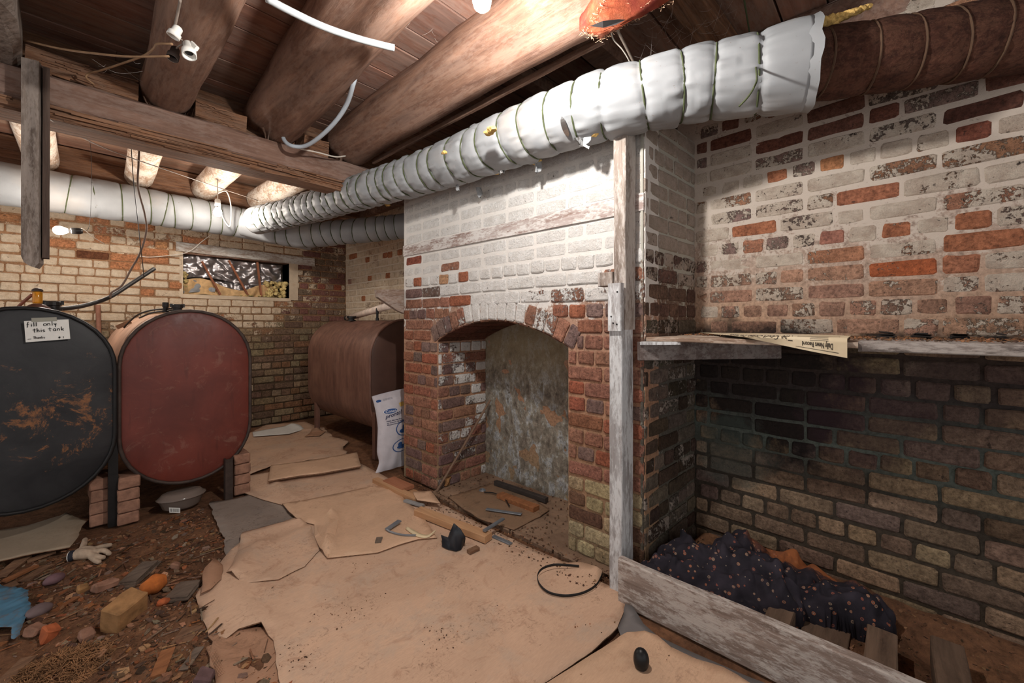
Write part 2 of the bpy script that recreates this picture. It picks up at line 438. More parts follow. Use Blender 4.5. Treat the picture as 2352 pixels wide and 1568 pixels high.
# soffit rows seen under the arch
mb = MB(); mb.c = []
rr = random.Random(3)
for i in range(15):
    a = -amax+2*amax*(i+.5)/15
    for k in range(2):
        x0 = XB+0.012+k*0.235; x1 = x0+0.225; q = AR-0.004-rr.uniform(0, .004); da = amax/15*0.88
        ps = [(x, AC+rq*math.sin(a+s_*da), AZ+rq*math.cos(a+s_*da)) for x in (x0, x1) for (rq, s_) in ((q+.02, -1), (q, -1), (q, 1), (q+.02, 1))]
        mb.add(ps, [(0, 1, 5, 4), (1, 2, 6, 5), (2, 3, 7, 6), (0, 1, 2, 3), (4, 5, 6, 7)]); c = jit(rgb(112, 70, 54), rr, .25); mb.c += [(*c, 0.05)]*8
mb.build('soffit_bricks', m_breast_a, chim, fix=True, kind='stuff')
# embedded timber batten
m_batten = wood('limewashed_board', rgb(120, 84, 70), rgb(196, 188, 184), rgb(206, 202, 198), axis=1, sc_=7, dustamt=0.75, bump=0.002, world=True)
MB().bar((XB+0.012, YB0+.004, 1.787), (XB+0.012, YB1-.004, 1.792), 0.028, 0.082, n=12, jit=0.004).build('timber_band', m_batten, chim)
# fireplace jamb (far side), its bricks
def style_jamb(u, z, w, r):
    a = (0.36+0.26*sm(z, .5, 1.0)*(1-0) + r.uniform(-.25, .25)); d = 0.55*sm(u, 0.25, .45)
    c = RED if r.random() < .45 else PUR
    return (jit(c, r, .2), a-d*0.2, r.uniform(-.003, .002))
Wj = Wall(chim, (XBK, AY1-.010), (-1, 0), m_breast, m_breast_a, 8)
Wj.lay(0, XBK-XB-0.01, 0.01, 1.10, style_jamb, header=4)
Wj2 = Wj
# right return face of the breast
rc = Vector((2.42, 0.825)); ra = Vector((XB, YB0))
dr = (ra-rc).normalized()
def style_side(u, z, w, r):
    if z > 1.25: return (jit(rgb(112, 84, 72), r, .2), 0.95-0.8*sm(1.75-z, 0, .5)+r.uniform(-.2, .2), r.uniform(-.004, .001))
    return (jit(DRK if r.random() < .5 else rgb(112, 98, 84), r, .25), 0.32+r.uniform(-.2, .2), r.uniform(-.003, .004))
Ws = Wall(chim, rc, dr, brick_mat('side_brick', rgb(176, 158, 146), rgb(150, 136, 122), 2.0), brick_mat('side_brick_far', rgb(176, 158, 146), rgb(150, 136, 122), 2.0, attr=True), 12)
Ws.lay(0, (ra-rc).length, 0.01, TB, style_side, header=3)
mb = MB(); L_ = (ra-rc).length
for (u, h) in ((0, -.008),): pass
mb.add([Ws.pt(-.1, 0, -.008), Ws.pt(L_, 0, -.008), Ws.pt(L_, TB, -.008), Ws.pt(-.1, TB, -.008), Ws.pt(-.1, 0, -.06), Ws.pt(L_, 0, -.02), Ws.pt(L_, TB, -.02), Ws.pt(-.1, TB, -.06)],
       [(0, 1, 2, 3), (4, 7, 6, 5), (0, 4, 5, 1), (1, 5, 6, 2), (2, 6, 7, 3), (3, 7, 4, 0)])
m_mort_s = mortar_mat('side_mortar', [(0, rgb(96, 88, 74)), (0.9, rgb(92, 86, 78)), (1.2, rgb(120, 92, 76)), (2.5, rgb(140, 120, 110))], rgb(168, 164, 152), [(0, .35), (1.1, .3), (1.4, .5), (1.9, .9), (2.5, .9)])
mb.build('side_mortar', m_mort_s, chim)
Wall.finish(Wf, 262); Wall.finish(Wj, 60); Wall.finish(Ws, 110)
# sooty plastered fireplace back
t = NT('sooty_plaster', 0.9, spec=0.2); co = t.coord('World'); n1 = t.noise(t.coord('World', (1, 1.3, .7)), 9, 9, 0.72, 0.3); n2 = t.noise(co, 26, 8, 0.75, 0.4)
c = t.ramp(n1, [(0.32, rgb(92, 82, 72)), (0.44, rgb(136, 124, 110)), (0.52, rgb(150, 142, 126)), (0.58, rgb(176, 178, 180)), (0.64, rgb(112, 104, 92)), (0.75, rgb(88, 76, 64))])
c = t.mix(1.0, c, t.ramp(n2, [(0.3, (0.45,)*3), (0.5, (0.9,)*3), (0.68, (1.5,)*3)]), 'MULTIPLY')
xyz = t.n('ShaderNodeSeparateXYZ'); t.l(co, xyz.inputs[0])
c = t.mix(t.sramp(t.math('ADD', xyz.outputs[2], t.math('MULTIPLY', n1, .5)), 1.0, 1.25, 0, .7), c, rgb(150, 128, 92))
m_soot = t.out(c, t.bump(n2, 0.012, 1.0))
mb = MB(); N1, N2 = 40, 40
for j in range(N2+1):
    for i in range(N1+1):
        y = AY0-.02+(AY1-AY0+.04)*i/N1; z = 1.3*j/N2
        mb.v.append((XBK-.004-0.012*fn((y, z, 3), 6)-0.006*fn((y, z, 1), 22), y, z))
for j in range(N2):
    for i in range(N1): a = j*(N1+1)+i; mb.f.append((a, a+1, a+N1+2, a+N1+1))
mb.build('fireback', m_soot, chim, smooth=True)
MB().box(XBK, AY0-.1, 0, XBK+.12, AY1+.1, 1.35).build('fireback_masonry', m_mort_b, chim)
MB().box(2.64, .86, 0, 2.80, 2.95, 2.69).box(1.86, .90, 2.22, 2.64, 2.86, 2.26).build('rear_masonry', plain('sooty_masonry', rgb(84, 66, 56), .95, var=.3, scale=12, bump=.01), chim)

# ------------------------------------------------------------------ alcove wall (right)
wl0 = Vector((2.415, 0.83)); wl1 = Vector((2.29, -1.35)); dl = (wl0-wl1).normalized()
walr = struct('wall_right', (2.4, 0, 0))
ORR = rgb(178, 108, 74); DR2 = rgb(130, 84, 68)
def style_alc(u, z, w, r):
    y = u-2.1836+0.83
    if z > 1.18:
        a = 0.62+r.uniform(-.28, .28); a -= 0.22*(1-sm(z, 1.3, 1.55)); p = r.random()
        c = rgb(150, 118, 108) if p < .4 else rgb(176, 120, 90) if p < .75 else rgb(128, 106, 98)
        if z < 1.5: c = rgb(182, 136, 112) if p < .6 else rgb(164, 124, 102)
        if z > 2.0 and r.random() < .1: c = DR2; a = 0.25
        return (jit(c, r, .12), a, r.uniform(-.0045, -.0005))
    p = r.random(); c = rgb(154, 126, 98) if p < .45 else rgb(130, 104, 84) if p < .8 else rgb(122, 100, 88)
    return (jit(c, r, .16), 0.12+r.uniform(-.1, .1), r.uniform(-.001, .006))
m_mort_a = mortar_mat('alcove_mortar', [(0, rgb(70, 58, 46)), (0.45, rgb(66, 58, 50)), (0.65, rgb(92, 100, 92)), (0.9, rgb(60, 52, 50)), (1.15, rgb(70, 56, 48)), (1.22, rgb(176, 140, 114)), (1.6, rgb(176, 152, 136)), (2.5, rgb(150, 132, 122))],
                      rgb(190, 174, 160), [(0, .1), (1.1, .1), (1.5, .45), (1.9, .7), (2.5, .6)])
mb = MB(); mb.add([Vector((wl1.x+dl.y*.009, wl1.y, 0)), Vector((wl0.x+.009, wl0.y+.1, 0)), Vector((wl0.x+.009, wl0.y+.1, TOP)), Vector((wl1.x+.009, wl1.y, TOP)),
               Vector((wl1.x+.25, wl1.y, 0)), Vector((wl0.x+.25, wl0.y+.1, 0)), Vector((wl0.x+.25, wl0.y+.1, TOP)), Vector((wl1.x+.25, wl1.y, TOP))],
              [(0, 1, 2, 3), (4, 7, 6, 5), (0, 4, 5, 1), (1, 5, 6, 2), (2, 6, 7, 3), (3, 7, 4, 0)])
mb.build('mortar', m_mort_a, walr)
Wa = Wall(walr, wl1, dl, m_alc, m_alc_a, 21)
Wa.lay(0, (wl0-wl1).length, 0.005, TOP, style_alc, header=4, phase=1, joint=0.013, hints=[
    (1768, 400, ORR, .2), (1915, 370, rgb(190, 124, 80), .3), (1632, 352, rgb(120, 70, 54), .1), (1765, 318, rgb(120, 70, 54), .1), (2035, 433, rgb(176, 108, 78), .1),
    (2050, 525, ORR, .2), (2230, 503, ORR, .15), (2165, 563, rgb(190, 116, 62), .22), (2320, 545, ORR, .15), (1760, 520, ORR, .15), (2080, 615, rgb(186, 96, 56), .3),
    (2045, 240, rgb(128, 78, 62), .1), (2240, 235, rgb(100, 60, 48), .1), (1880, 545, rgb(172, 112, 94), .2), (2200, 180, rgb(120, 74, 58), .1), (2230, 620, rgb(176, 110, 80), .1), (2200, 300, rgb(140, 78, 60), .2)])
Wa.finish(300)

# ------------------------------------------------------------------ recess wall beyond the breast, and back wall with the boarded opening
XR, YW = 2.62, 5.55
recw = struct('wall_recess', (XR, 4, 0))
MB().box(XR+.009, 2.75, 0, XR+.25, YW+.2, 2.67).build('mortar', mortar_mat('recess_mortar', [(0, rgb(110, 90, 70)), (1.2, rgb(180, 150, 122)), (2.6, rgb(190, 160, 130))], rgb(212, 192, 168), [(0, .2), (.9, .4), (1.5, .8), (2.6, .8)]), recw)
def style_rec(u, z, w, r):
    if z < 1.25: return (jit(TAN if r.random() < .6 else RED, r), 0.3+r.uniform(-.2, .2), r.uniform(-.002, .002))
    return (jit(PNK if r.random() < .8 else ORG, r), 0.85+r.uniform(-.3, .2), r.uniform(-.003, .002))
Wr = Wall(recw, (XR, 2.9), (0, 1), m_back, m_back_a, 31)
Wr.lay(0, YW-2.9, 0.01, 2.67, style_rec, header=3, hints=[(803, 592, ORG, 0), (840, 600, ORG, 0), (880, 590, ORG, 0), (898, 587, ORG, 0), (915, 583, ORG, 0), (850, 645, ORG, .1), (892, 640, ORG, .2), (803, 652, PNK, .1), (830, 682, ORG, .3)])
Wr.finish(180)
backw = struct('wall_back', (0, YW, 0))
WX0, WX1, WZ0, WZ1 = 0.85, 1.90, 1.53, 1.975
mb = MB(); X0, X1, Z1 = -2.6, XR+.2, 2.67; yb = YW+.009
for (a, b, c_, d) in ((X0, WX0, 0, Z1), (WX1, X1, 0, Z1), (WX0, WX1, 0, WZ0), (WX0, WX1, WZ1, Z1)):
    mb.box(a, yb, c_, b, yb+.3, d)
m_mort_k = mortar_mat('back_mortar', [(0, rgb(84, 66, 48)), (0.8, rgb(92, 72, 54)), (1.2, rgb(130, 100, 72)), (1.5, rgb(150, 108, 74)), (2.6, rgb(176, 124, 86))], rgb(214, 190, 158), [(0, .0), (1.2, .1), (1.6, .3), (2.2, .45), (2.6, .5)])
mb.build('mortar', m_mort_k, backw)
def style_back(u, z, w, r):
    x = XR-u; rt = sm(x, 1.5, 2.2); low = 1-sm(z, 1.0, 1.45)
    a = 0.92-0.55*rt*(1-sm(z, 2.0, 2.3)*.3)-0.6*low+r.uniform(-.2, .2)
    p = r.random()
    if low > .5: c = rgb(152, 128, 98) if p < .45 else rgb(126, 98, 78) if p < .75 else rgb(150, 106, 76)
    else: c = rgb(200, 140, 96) if p < .5 else rgb(186, 122, 84) if p < .8 else rgb(148, 112, 96)
    if rt > .5 and low <= .5: c = rgb(140, 112, 92) if p < .6 else rgb(140, 92, 80)
    if x < 1.0 and z > 1.95 and r.random() < .45: a -= .5; c = rgb(208, 138, 92)
    return (jit(c, r), a, r.uniform(-.003, .006))
def cut_back(z):
    c = []
    if WZ0-.02 < z < WZ1+.01: c.append((XR-WX1-.005, XR-WX0+.005))
    if WZ1 <= z < WZ1+.115: c.append((XR-2.2, XR-WX0+.08))
    return c
OB = rgb(200, 128, 82)
Wb = Wall(backw, (XR, YW), (-1, 0), m_back, m_back_a, 41)
Wb.lay(0, XR+0.75, 0.005, 2.62, style_back, cut_back, header=4, joint=0.009, hints=[
    (225, 588, rgb(120, 70, 44), 0), (275, 594, OB, 0), (310, 597, OB, 0), (345, 580, OB, 0), (370, 602, OB, 0), (320, 620, OB, .1), (400, 650, OB, .1), (330, 668, OB, .3), (140, 505, OB, .2),
    (90, 500, OB, .3), (160, 560, OB, .2), (220, 545, OB, .2), (330, 680, OB, .0), (60, 505, OB, .3), (620, 545, rgb(150, 84, 60), 0), (680, 600, rgb(130, 84, 76), .1), (770, 660, rgb(160, 82, 56), 0), (740, 655, rgb(150, 84, 66), .1)])
Wb.finish(300)
# ------------------------------------------------------------------ ceiling planks
ceil = struct('ceiling', (0, 0, 2.6))
m_plank = wood('sawn_plank', rgb(108, 74, 60), rgb(178, 130, 108), rgb(150, 134, 124), axis=0, sc_=4, tint=True, bump=0.002, dustamt=0.35)
rp = random.Random(4); y = -2.2
while y < 5.5:
    wd = rp.uniform(0.15, 0.27); far = y > 3.1; z = 2.69
    if y < 3.1 < y+wd: wd = 3.1-y
    x0 = -2.6
    for seg in (rp.uniform(-.2, 2.0), XR+.1):
        mb = MB().bar((x0, y+wd/2, z+.014+rp.uniform(0, .006)), (seg-.002, y+wd/2, z+.014+rp.uniform(0, .006)), wd-.008, 0.026, n=3, jit=.002, seed=y, bev=.003)
        o = mb.build('plank', m_plank, ceil)
        k = rp.uniform(.72, 1.15); g = rp.uniform(.92, 1.05)
        o.color = (k*(1.25 if far else 1), k*g*(1.2 if far else 1), k*g*(1.1 if far else 1), 1); x0 = seg
    y += wd
MB().box(-2.6, -2.2, 2.725, XR+.1, 3.09, 2.76).build('subfloor', m_plank, ceil)
MB().box(-2.6, 3.1, 2.725, XR+.1, 5.7, 2.76).build('subfloor', m_plank, ceil)
# ------------------------------------------------------------------ logs and beam
m_log = wood('peeled_log', rgb(92, 62, 50), rgb(176, 130, 104), rgb(168, 140, 124), axis=1, sc_=4, stretch=.10, world=True, bump=0.006, dustamt=0.25)
m_whlog = wood('whitewashed_log', rgb(150, 112, 86), rgb(206, 180, 156), rgb(222, 210, 196), axis=1, sc_=5, stretch=.2, world=True, bump=0.003, dustamt=0.8)
m_beam = wood('hewn_beam', rgb(92, 64, 52), rgb(166, 126, 106), rgb(156, 132, 120), axis=0, sc_=4, stretch=.07, world=True, bump=0.006, dustamt=0.4)
m_split = wood('splintered_wood', rgb(70, 42, 30), rgb(178, 122, 84), rgb(150, 120, 100), axis=0, sc_=9, stretch=.05, world=True, bump=0.01, dustamt=0.3)
m_grey = wood('weathered_grey_timber', rgb(84, 70, 62), rgb(158, 140, 126), rgb(170, 156, 146), axis=2, sc_=7, stretch=.06, bump=0.003, dustamt=0.4, world=True)
m_greyy = wood('weathered_grey_board', rgb(74, 64, 60), rgb(166, 152, 144), rgb(190, 180, 172), axis=1, sc_=7, stretch=.06, bump=0.003, dustamt=0.6, world=True)
def log(name, label, pts, r, mat, seed, flat=0.0, hew=0.0, group=None, end=True):
    pts = spline(pts, 14); n = 28
    def rf(i, th):
        p = pts[i]
        if mat is m_whlog: return 1+.03*fn((p.y*3, math.cos(th)*2, math.sin(th)*2), 1, seed)
        # lumpy round with a flattened top and a few hewn facets
        k = 1+0.10*fn((p.y*1.6, math.cos(th)*1.2, math.sin(th)*1.2), 1, seed)+0.035*fn((p.y*7, math.cos(th)*3, math.sin(th)*3), 1, seed+4)
        if hew: k *= 1-hew*max(0, math.cos(2*(th-0.6+0.2*fn((p.y, 0, seed), 1))))**3*0.3
        return k
    mb = MB().tube(pts, r, n, True, rf)
    o = mb.build(name, mat, smooth=True)
    return tag(o, label, 'log', group)
# near logs, running away from the camera, ending on the cross beam
def LP(x0, x1, z0, z1, ya=-1.9, yb=3.12): return [(x0+(x1-x0)*k/4+(0.012*math.sin(k*2.1)), ya+(yb-ya)*k/4, z0+(z1-z0)*k/4) for k in range(5)]
log('ceiling_log', 'slender rough log joist left of the thick log, lamp sockets hanging under it', LP(.315, .392, 2.548, 2.553), .124, m_log, 1)
log('ceiling_log', 'thickest hewn log joist, beside the near light bulb, white conduit crossing under it', LP(.70, .955, 2.60, 2.60), .172, m_log, 2, hew=1)
log('ceiling_log', 'brown log joist nearest the long white duct, a thin batten running beside it', LP(1.445, 1.457, 2.585, 2.585), .161, m_log, 3, hew=.6)
# left flat-sided joist
o = MB().bar((-.257, -1.5, 2.545), (-.245, 3.05, 2.545), .22, .26, n=20, jit=.02, seed=3, bev=.03).build('ceiling_joist', m_grey)
tag(o, 'flat-sided grey joist at the top left, resting on the cross beam above the hanging stud', 'joist')
# batten
o = MB().bar((1.647, .96, 2.497), (1.63, 2.98, 2.475), .024, .033, n=20, jit=.003, bev=.004).build('thin_batten', m_log)
tag(o, 'long thin wooden batten running beside the log nearest the white duct', 'batten')
# the cross beam
bY = 3.0
o = thing('cross_beam', 'long hewn cross beam carrying the logs, its lower edge splintered', 'beam', (0, bY, 2.22))
MB().bar((-1.7, bY+.10, 2.345), (1.62, bY+.10, 2.345), .20, .16, n=50, jit=.014, bev=.015).build('beam_body', m_beam, o)
mb = MB(); rs = random.Random(6)
for i in range(150):
    x = rs.uniform(-1.7, 1.5); L = rs.uniform(.1, .5); z = 2.205+rs.random()*.07; y0 = bY+rs.uniform(-.008, .012)+(.0 if z > 2.23 else .01)
    dz = rs.uniform(-.008, .008)
    mb.bar((x, y0, z), (min(x+L, 1.62), y0+rs.uniform(-.006, .006), z+dz), rs.uniform(.008, .02), rs.uniform(.004, .016), n=2, jit=.003, seed=i)
mb.box(-1.7, bY+.012, 2.21, 1.61, bY+.19, 2.27)
mb.build('splintered_edge', m_split, o, kind='stuff')
# rough packing strips on top of the beam between logs
for (xa, xb) in ((-1.6, -.37), (-.13, .27), (.52, .78), (1.13, 1.30)):
    mb = MB().bar((xa, bY+.10, 2.485), (xb, bY+.10, 2.475), .16, .11, n=10, jit=.016, seed=xa, bev=.01)
    for i in range(40):
        x = rs.uniform(xa, xb-.06); z = rs.uniform(2.43, 2.53)
        mb.bar((x, bY+.018, z), (min(x+rs.uniform(.03, .15), xb), bY+.016, z+rs.uniform(-.01, .01)), .01, rs.uniform(.003, .009), n=1)
    mb.build('packing_strip', m_split, o)
o = MB().bar((-2.4, 3.23, 2.56), (XR-.02, 3.23, 2.56), .04, .26, n=12, jit=.006).build('rim_board', m_split); tag(o, 'dark blocking board standing on the far side of the cross beam', 'board')
# far joists
for lab, x0, x1, r in (('whitewashed joist left of the hanging stud, above the far duct', -.17, -.13, .10), ('whitewashed joist with a brown cable and a thin cord hanging in front of it', .375, .455, .10),
                    ('whitewashed joist above the far hanging bulb, bark left on one side', .93, .93, .105), ('pale whitewashed joist by the bend of the duct', 1.46, 1.41, .115)):
    log('far_joist', lab, [(x0+(x1-x0)*k/4, 3.26+(5.03-3.26)*k/4, 2.54) for k in range(5)], r, m_whlog, x0*9)
o = MB().bar((-2.4, 5.08, 2.56), (XR, 5.08, 2.56), .09, .25, n=20, jit=.01, bev=.01).build('rim_board', m_split); tag(o, 'dark rim board behind the far joist ends, above the far duct', 'board')
# sill above the alcove wall
o = MB().bar((2.45, -1.2, 2.595), (2.45, .80, 2.595), .16, .18, n=20, jit=.008, bev=.01).build('sill_beam', m_beam); tag(o, 'pale weathered sill beam above the alcove wall, over the wrapped pipe', 'beam')
MB().box(XR-.06, 3.3, 2.56, XR+.1, 5.5, 2.68).build('ceiling_plate', m_beam)['kind'] = 'structure'
# hanging stud
o = thing('hanging_stud', 'short grey stud hanging down from the cross beam, its lower end charred and split', 'stud', (-.10, 2.93, 1.48))
mb = MB(); A = math.radians(-12); c, s_ = math.cos(A), math.sin(A)
def RT(x, y, z): return (-.100+(x*c-y*s_)*1.087, 2.93+(x*s_+y*c)*1.087, H+(z-H)*1.087)
outl = [(-.028, 2.33), (.022, 2.33), (.022, 1.475), (.010, 1.455), (-.006, 1.462), (-.020, 1.475), (-.028, 1.50)]
for dy in (-.03, .03): mb.v += [RT(x, dy, z) for x, z in outl]
n = len(outl); mb.f = [tuple(range(n)), tuple(range(2*n-1, n-1, -1))]+[(k, (k+1) % n, n+(k+1) % n, n+k) for k in range(n)]
mb.build('stud', m_grey, o)
MB().bar(RT(.035, .012, 2.32), RT(.033, .012, 1.50), .022, .05, up=(0, 1, 0), n=8, jit=.002).build('cheek_strip', wood('dark_strip', rgb(60, 46, 40), rgb(112, 90, 78), axis=2, sc_=7, stretch=.06), o)

# ------------------------------------------------------------------ insulated ducts
t = NT('white_vinyl_wrap', 0.55, spec=0.25); co = t.coord('World'); n1 = t.noise(co, 5, 4); n2 = t.noise(co, 90, 2)
c = t.ramp(n1, [(0.3, rgb(132, 134, 137)), (0.7, rgb(148, 150, 153))])
c = t.mix(t.sramp(n2, .70, .74, 0, .5), c, rgb(120, 100, 90)); c = t.mix(t.sramp(t.noise(co, 3, 5), .55, .75, 0, .3), c, rgb(176, 158, 140)); m_vinyl = t.out(c)
m_twine = plain('green_twine', rgb(70, 78, 48), .9); m_foil = NT('crumpled_foil', 0.25, 0.95).out(rgb(190, 188, 186))
m_fiber = plain('yellow_fibreglass', rgb(204, 162, 84), .95, var=.25, scale=60, bump=.004)
def duct(name, label, path, rad, ties, mat, tiemat, seed, bulge=.10, wr=1.0, open_end=False, group=None):
    """a wrapped pipe: bulges between ties, radial wrinkles fanning from each tie"""
    pts = spline(path, 60); S = [0]
    for a, b in zip(pts, pts[1:]): S.append(S[-1]+(b-a).length)
    tot = S[-1]
    # even resample
    step = 0.011; N = int(tot/step); P = []; j = 0
    for i in range(N+1):
        s = tot*i/N
        while j < len(S)-2 and S[j+1] < s: j += 1
        P.append(pts[j].lerp(pts[j+1], (s-S[j])/max(1e-9, S[j+1]-S[j])))
    ts = sorted(ties(P, [tot*i/N for i in range(N+1)])); rnd = random.Random(seed); n = 96 if wr == 1.3 else 56; tilt = [rnd.uniform(-.035, .035) for _ in ts]; tilt = [q*.6 for q in tilt]; ph = [rnd.uniform(0, 6) for _ in ts]
    R0 = (lambda i: rad(i/N)) if callable(rad) else (lambda i: rad)
    def rf(i, th):
        s = tot*i/N; k = 1.0; best = 9
        for q, tl, p_ in zip(ts, tilt, ph):
            if abs(q-s) > .3: continue
            d = s-(q+tl*math.sin(th+p_)*1.0)
            if abs(d) < abs(best): best = d; bq = q
        if best < 9:
            ad = abs(best); gap = .05
            k -= bulge*math.exp(-ad/.014)
            wrk = math.exp(-ad/(.05 if wr == 1.3 else .035))*(0.35+.65*min(1, ad/.012))
            w1 = (2.0*(max(0, fn((math.cos(th)*5, math.sin(th)*5, bq*9+(1 if best > 0 else 5)), 1, seed+2))**.7-.25) if wr == 1.3 else 0)+fn((th*2.6, bq*9+(1 if best > 0 else 5), 0), 1, seed)+.6*fn((th*6, bq*9+(2 if best > 0 else 7), 1), 1, seed)
            k += wr*.05*wrk*w1
        p = P[i]
        k += 0.03*fn((math.cos(th)*1.5, math.sin(th)*1.5, s*5), 1, seed)+.012*fn((math.cos(th)*4, math.sin(th)*4, s*14), 1, seed+3)
        return k
    root = thing(name, label, 'pipe' if 'pipe' in name else 'duct', P[len(P)//2], group)
    rr_ = [R0(i) for i in range(N+1)]
    MB().tube(P, rr_, n, True, rf).build('wrap', mat, root, smooth=True)
    for q, tl, p_ in zip(ts, tilt, ph):
        i = min(N-1, max(1, int(q/tot*N))); d = (P[i+1]-P[i-1]).normalized(); ref = Vector((0, 0, 1)); ref = (ref-d*ref.dot(d)).normalized(); bi = d.cross(ref)
        ring = []
        # same frame as tube(): rebuild ref by transport is close to this one since the run is level
        for k in range(29):
            th = 2*PI*k/28; sh = tl*math.sin(th+p_); ring.append(P[i]+d*sh+(ref*math.cos(th)+bi*math.sin(th))*R0(i)*(1-bulge*.72+.02*fn((math.cos(th)*1.5, math.sin(th)*1.5, q*5), 1, seed)))
        MB().tube(ring, .0042, 5, False).build('twine_tie', tiemat, root)
    return root, P
def ties_px(pxs):
    def f(P, S):
        out = []; pr = [proj(p) for p in P]
        for x in pxs:
            i = min(range(len(P)), key=lambda k: abs((pr[k][0] if pr[k] else 9e9)-x)); out.append(S[i])
        return out
    return f
ZD = H+1.0
mp = [U(590, 507, z=H+.97), U(700, 480, z=H+.985), U(850, 435, z=H+.99), U(1000, 388, z=H+1.0), U(1150, 330, z=H+1.0), U(1300, 272, z=H+1.0), U(1420, 236, z=H+1.0), U(1560, 203, z=H+1.01), U(1700, 180, z=H+1.0), U(1850, 152, z=H+.99)]
MAIN = mp
root, PM = duct('white_duct', 'long white vinyl-wrapped duct tied with green twine, in front of the chimney breast', mp,
     lambda f: .128+.022*sm(f, .3, .75)+.012*sm(f, .93, 1.0), ties_px([1742, 1637, 1563, 1483, 1393, 1332, 1281, 1222, 1180, 1137, 1098, 1060, 1022, 990, 962, 938, 915, 893, 872, 851, 832, 813, 796, 780, 764, 749, 734, 720, 706, 692, 678, 664, 650, 636, 622, 608]), m_vinyl, m_twine, 5, wr=1.3)
# torn end collar with yellow batting showing
e = PM[-1]; d = (PM[-1]-PM[-6]).normalized()
mb = MB(); ref = Vector((0, 0, 1)); ref = (ref-d*ref.dot(d)).normalized(); bi = d.cross(ref)
for j in range(5):
    for k in range(33):
        th = 2*PI*k/32; tt = j/4; rr_ = .158+.010*tt+.004*fn((math.cos(th)*3, math.sin(th)*3, tt), 1); L = (.05+.025*fn((math.cos(th)*2, math.sin(th)*2, 4), 1))*tt
        mb.v.append(e+d*(L-.02)+(ref*math.cos(th)+bi*math.sin(th))*rr_)
for j in range(4):
    for k in range(32): a = j*33+k; mb.f.append((a, a+1, a+34, a+33))
mb.build('torn_collar', m_vinyl, root, smooth=True)
mb = MB()
for i in range(9): mb.rock(e+d*(.03+.020*i)+Vector((-.03, 0, .125+.004*i)), .036-.0028*i, (1, 1, .6), seed=i, amp=.5)
mb.build('fibreglass_tuft', m_fiber, root)
for q, (px, py, s_) in enumerate(((1325, 228, 1.0), )):
    pass
mb = MB(); p0 = U(1326, 232, z=H+1.1); 
vd = (CAM-p0).normalized()
for i in range(7):
    a = U(1331-3+random.Random(i).uniform(-4, 4), 205+i*9, z=None, t=1.84); b = U(1318+random.Random(i+9).uniform(-3, 3), 207+i*9, t=1.835); mb.v += [a, b]
mb.f = [(2*i, 2*i+1, 2*i+3, 2*i+2) for i in range(6)]
# hanging vinyl flaps and foil shreds under the duct
def shred(parent, name, mat, px, z, size, seed, t=None):
    r = random.Random(seed); c_ = U(px[0], px[1], z=z) if t is None else U(px[0], px[1], t=t); mb = MB(); n = 7
    ax = Vector((r.uniform(-1, 1), r.uniform(-1, 1), r.uniform(-.3, .3))).normalized(); dn = Vector((r.uniform(-.3, .3), r.uniform(-.3, .3), -1)).normalized()
    for j in range(4):
        for i in range(n):
            u = i/(n-1)-.5; v = j/3
            mb.v.append(c_+ax*size*u*(1-v*r.uniform(.2, .6))+dn*size*v*(.7+r.uniform(-.15, .3))+Vector((0, 0, 1)).cross(ax)*size*.25*math.sin(u*7+v*3+seed))
    mb.f = [(j*n+i, j*n+i+1, (j+1)*n+i+1, (j+1)*n+i) for j in range(3) for i in range(n-1)]
    return mb.build(name, mat, parent, smooth=True)
for i, (px, s_) in enumerate((((1235, 372), .06), ((1345, 318), .06), ((1100, 430), .07), ((1050, 425), .05))): shred(root, 'torn_flap', m_vinyl, px, H+.86, s_, i+3)
for i, (px, s_) in enumerate((((1150, 385), .05), ((1330, 315), .05))): shred(root, 'foil_shred', m_foil, px, H+.87, s_, i+13)
mb = MB(); rs = random.Random(9)
for (px, py) in ((1130, 392), (1140, 396), (1345, 310), (1360, 305), (1372, 308), (1335, 318), (1232, 370), (1020, 350), (1130, 297), (1124, 305), (1118, 303), (890, 470)):
    mb.rock(U(px, py, z=H+(.875 if py > 300 and px > 1130 and px != 1124 else .93)), rs.uniform(.012, .024), (1, 1.4, .8), seed=px, amp=.6)
mb.build('fibreglass_tufts', m_fiber, root, kind='stuff')
# foil window torn in the wrap
c0 = min(PM, key=lambda p: abs(proj(p)[0]-1322)); i0 = PM.index(c0); d = (PM[i0+3]-PM[i0-3]).normalized(); ref = (Vector((0, 0, 1))-d*d.z).normalized(); bi = d.cross(ref)
vdir = (CAM-c0).normalized(); a0 = math.atan2(vdir.dot(bi), vdir.dot(ref)); mb = MB()
for j in range(9):
    for i in range(5):
        v = j/8-.5; u = (i/4-.5)*.028*math.sqrt(max(0, 1-4*v*v))*1.0; th = a0+.12+v*.62*-1+.1; rr_ = .155+.005*fn((i*3, j*3, 2), 1)
        mb.v.append(c0+d*u*-1+(ref*math.cos(th)+bi*math.sin(th))*rr_)
mb.f = [(j*5+i, j*5+i+1, j*5+i+6, j*5+i+5) for j in range(8) for i in range(4)]
mb.build('foil_patch', m_foil, root)
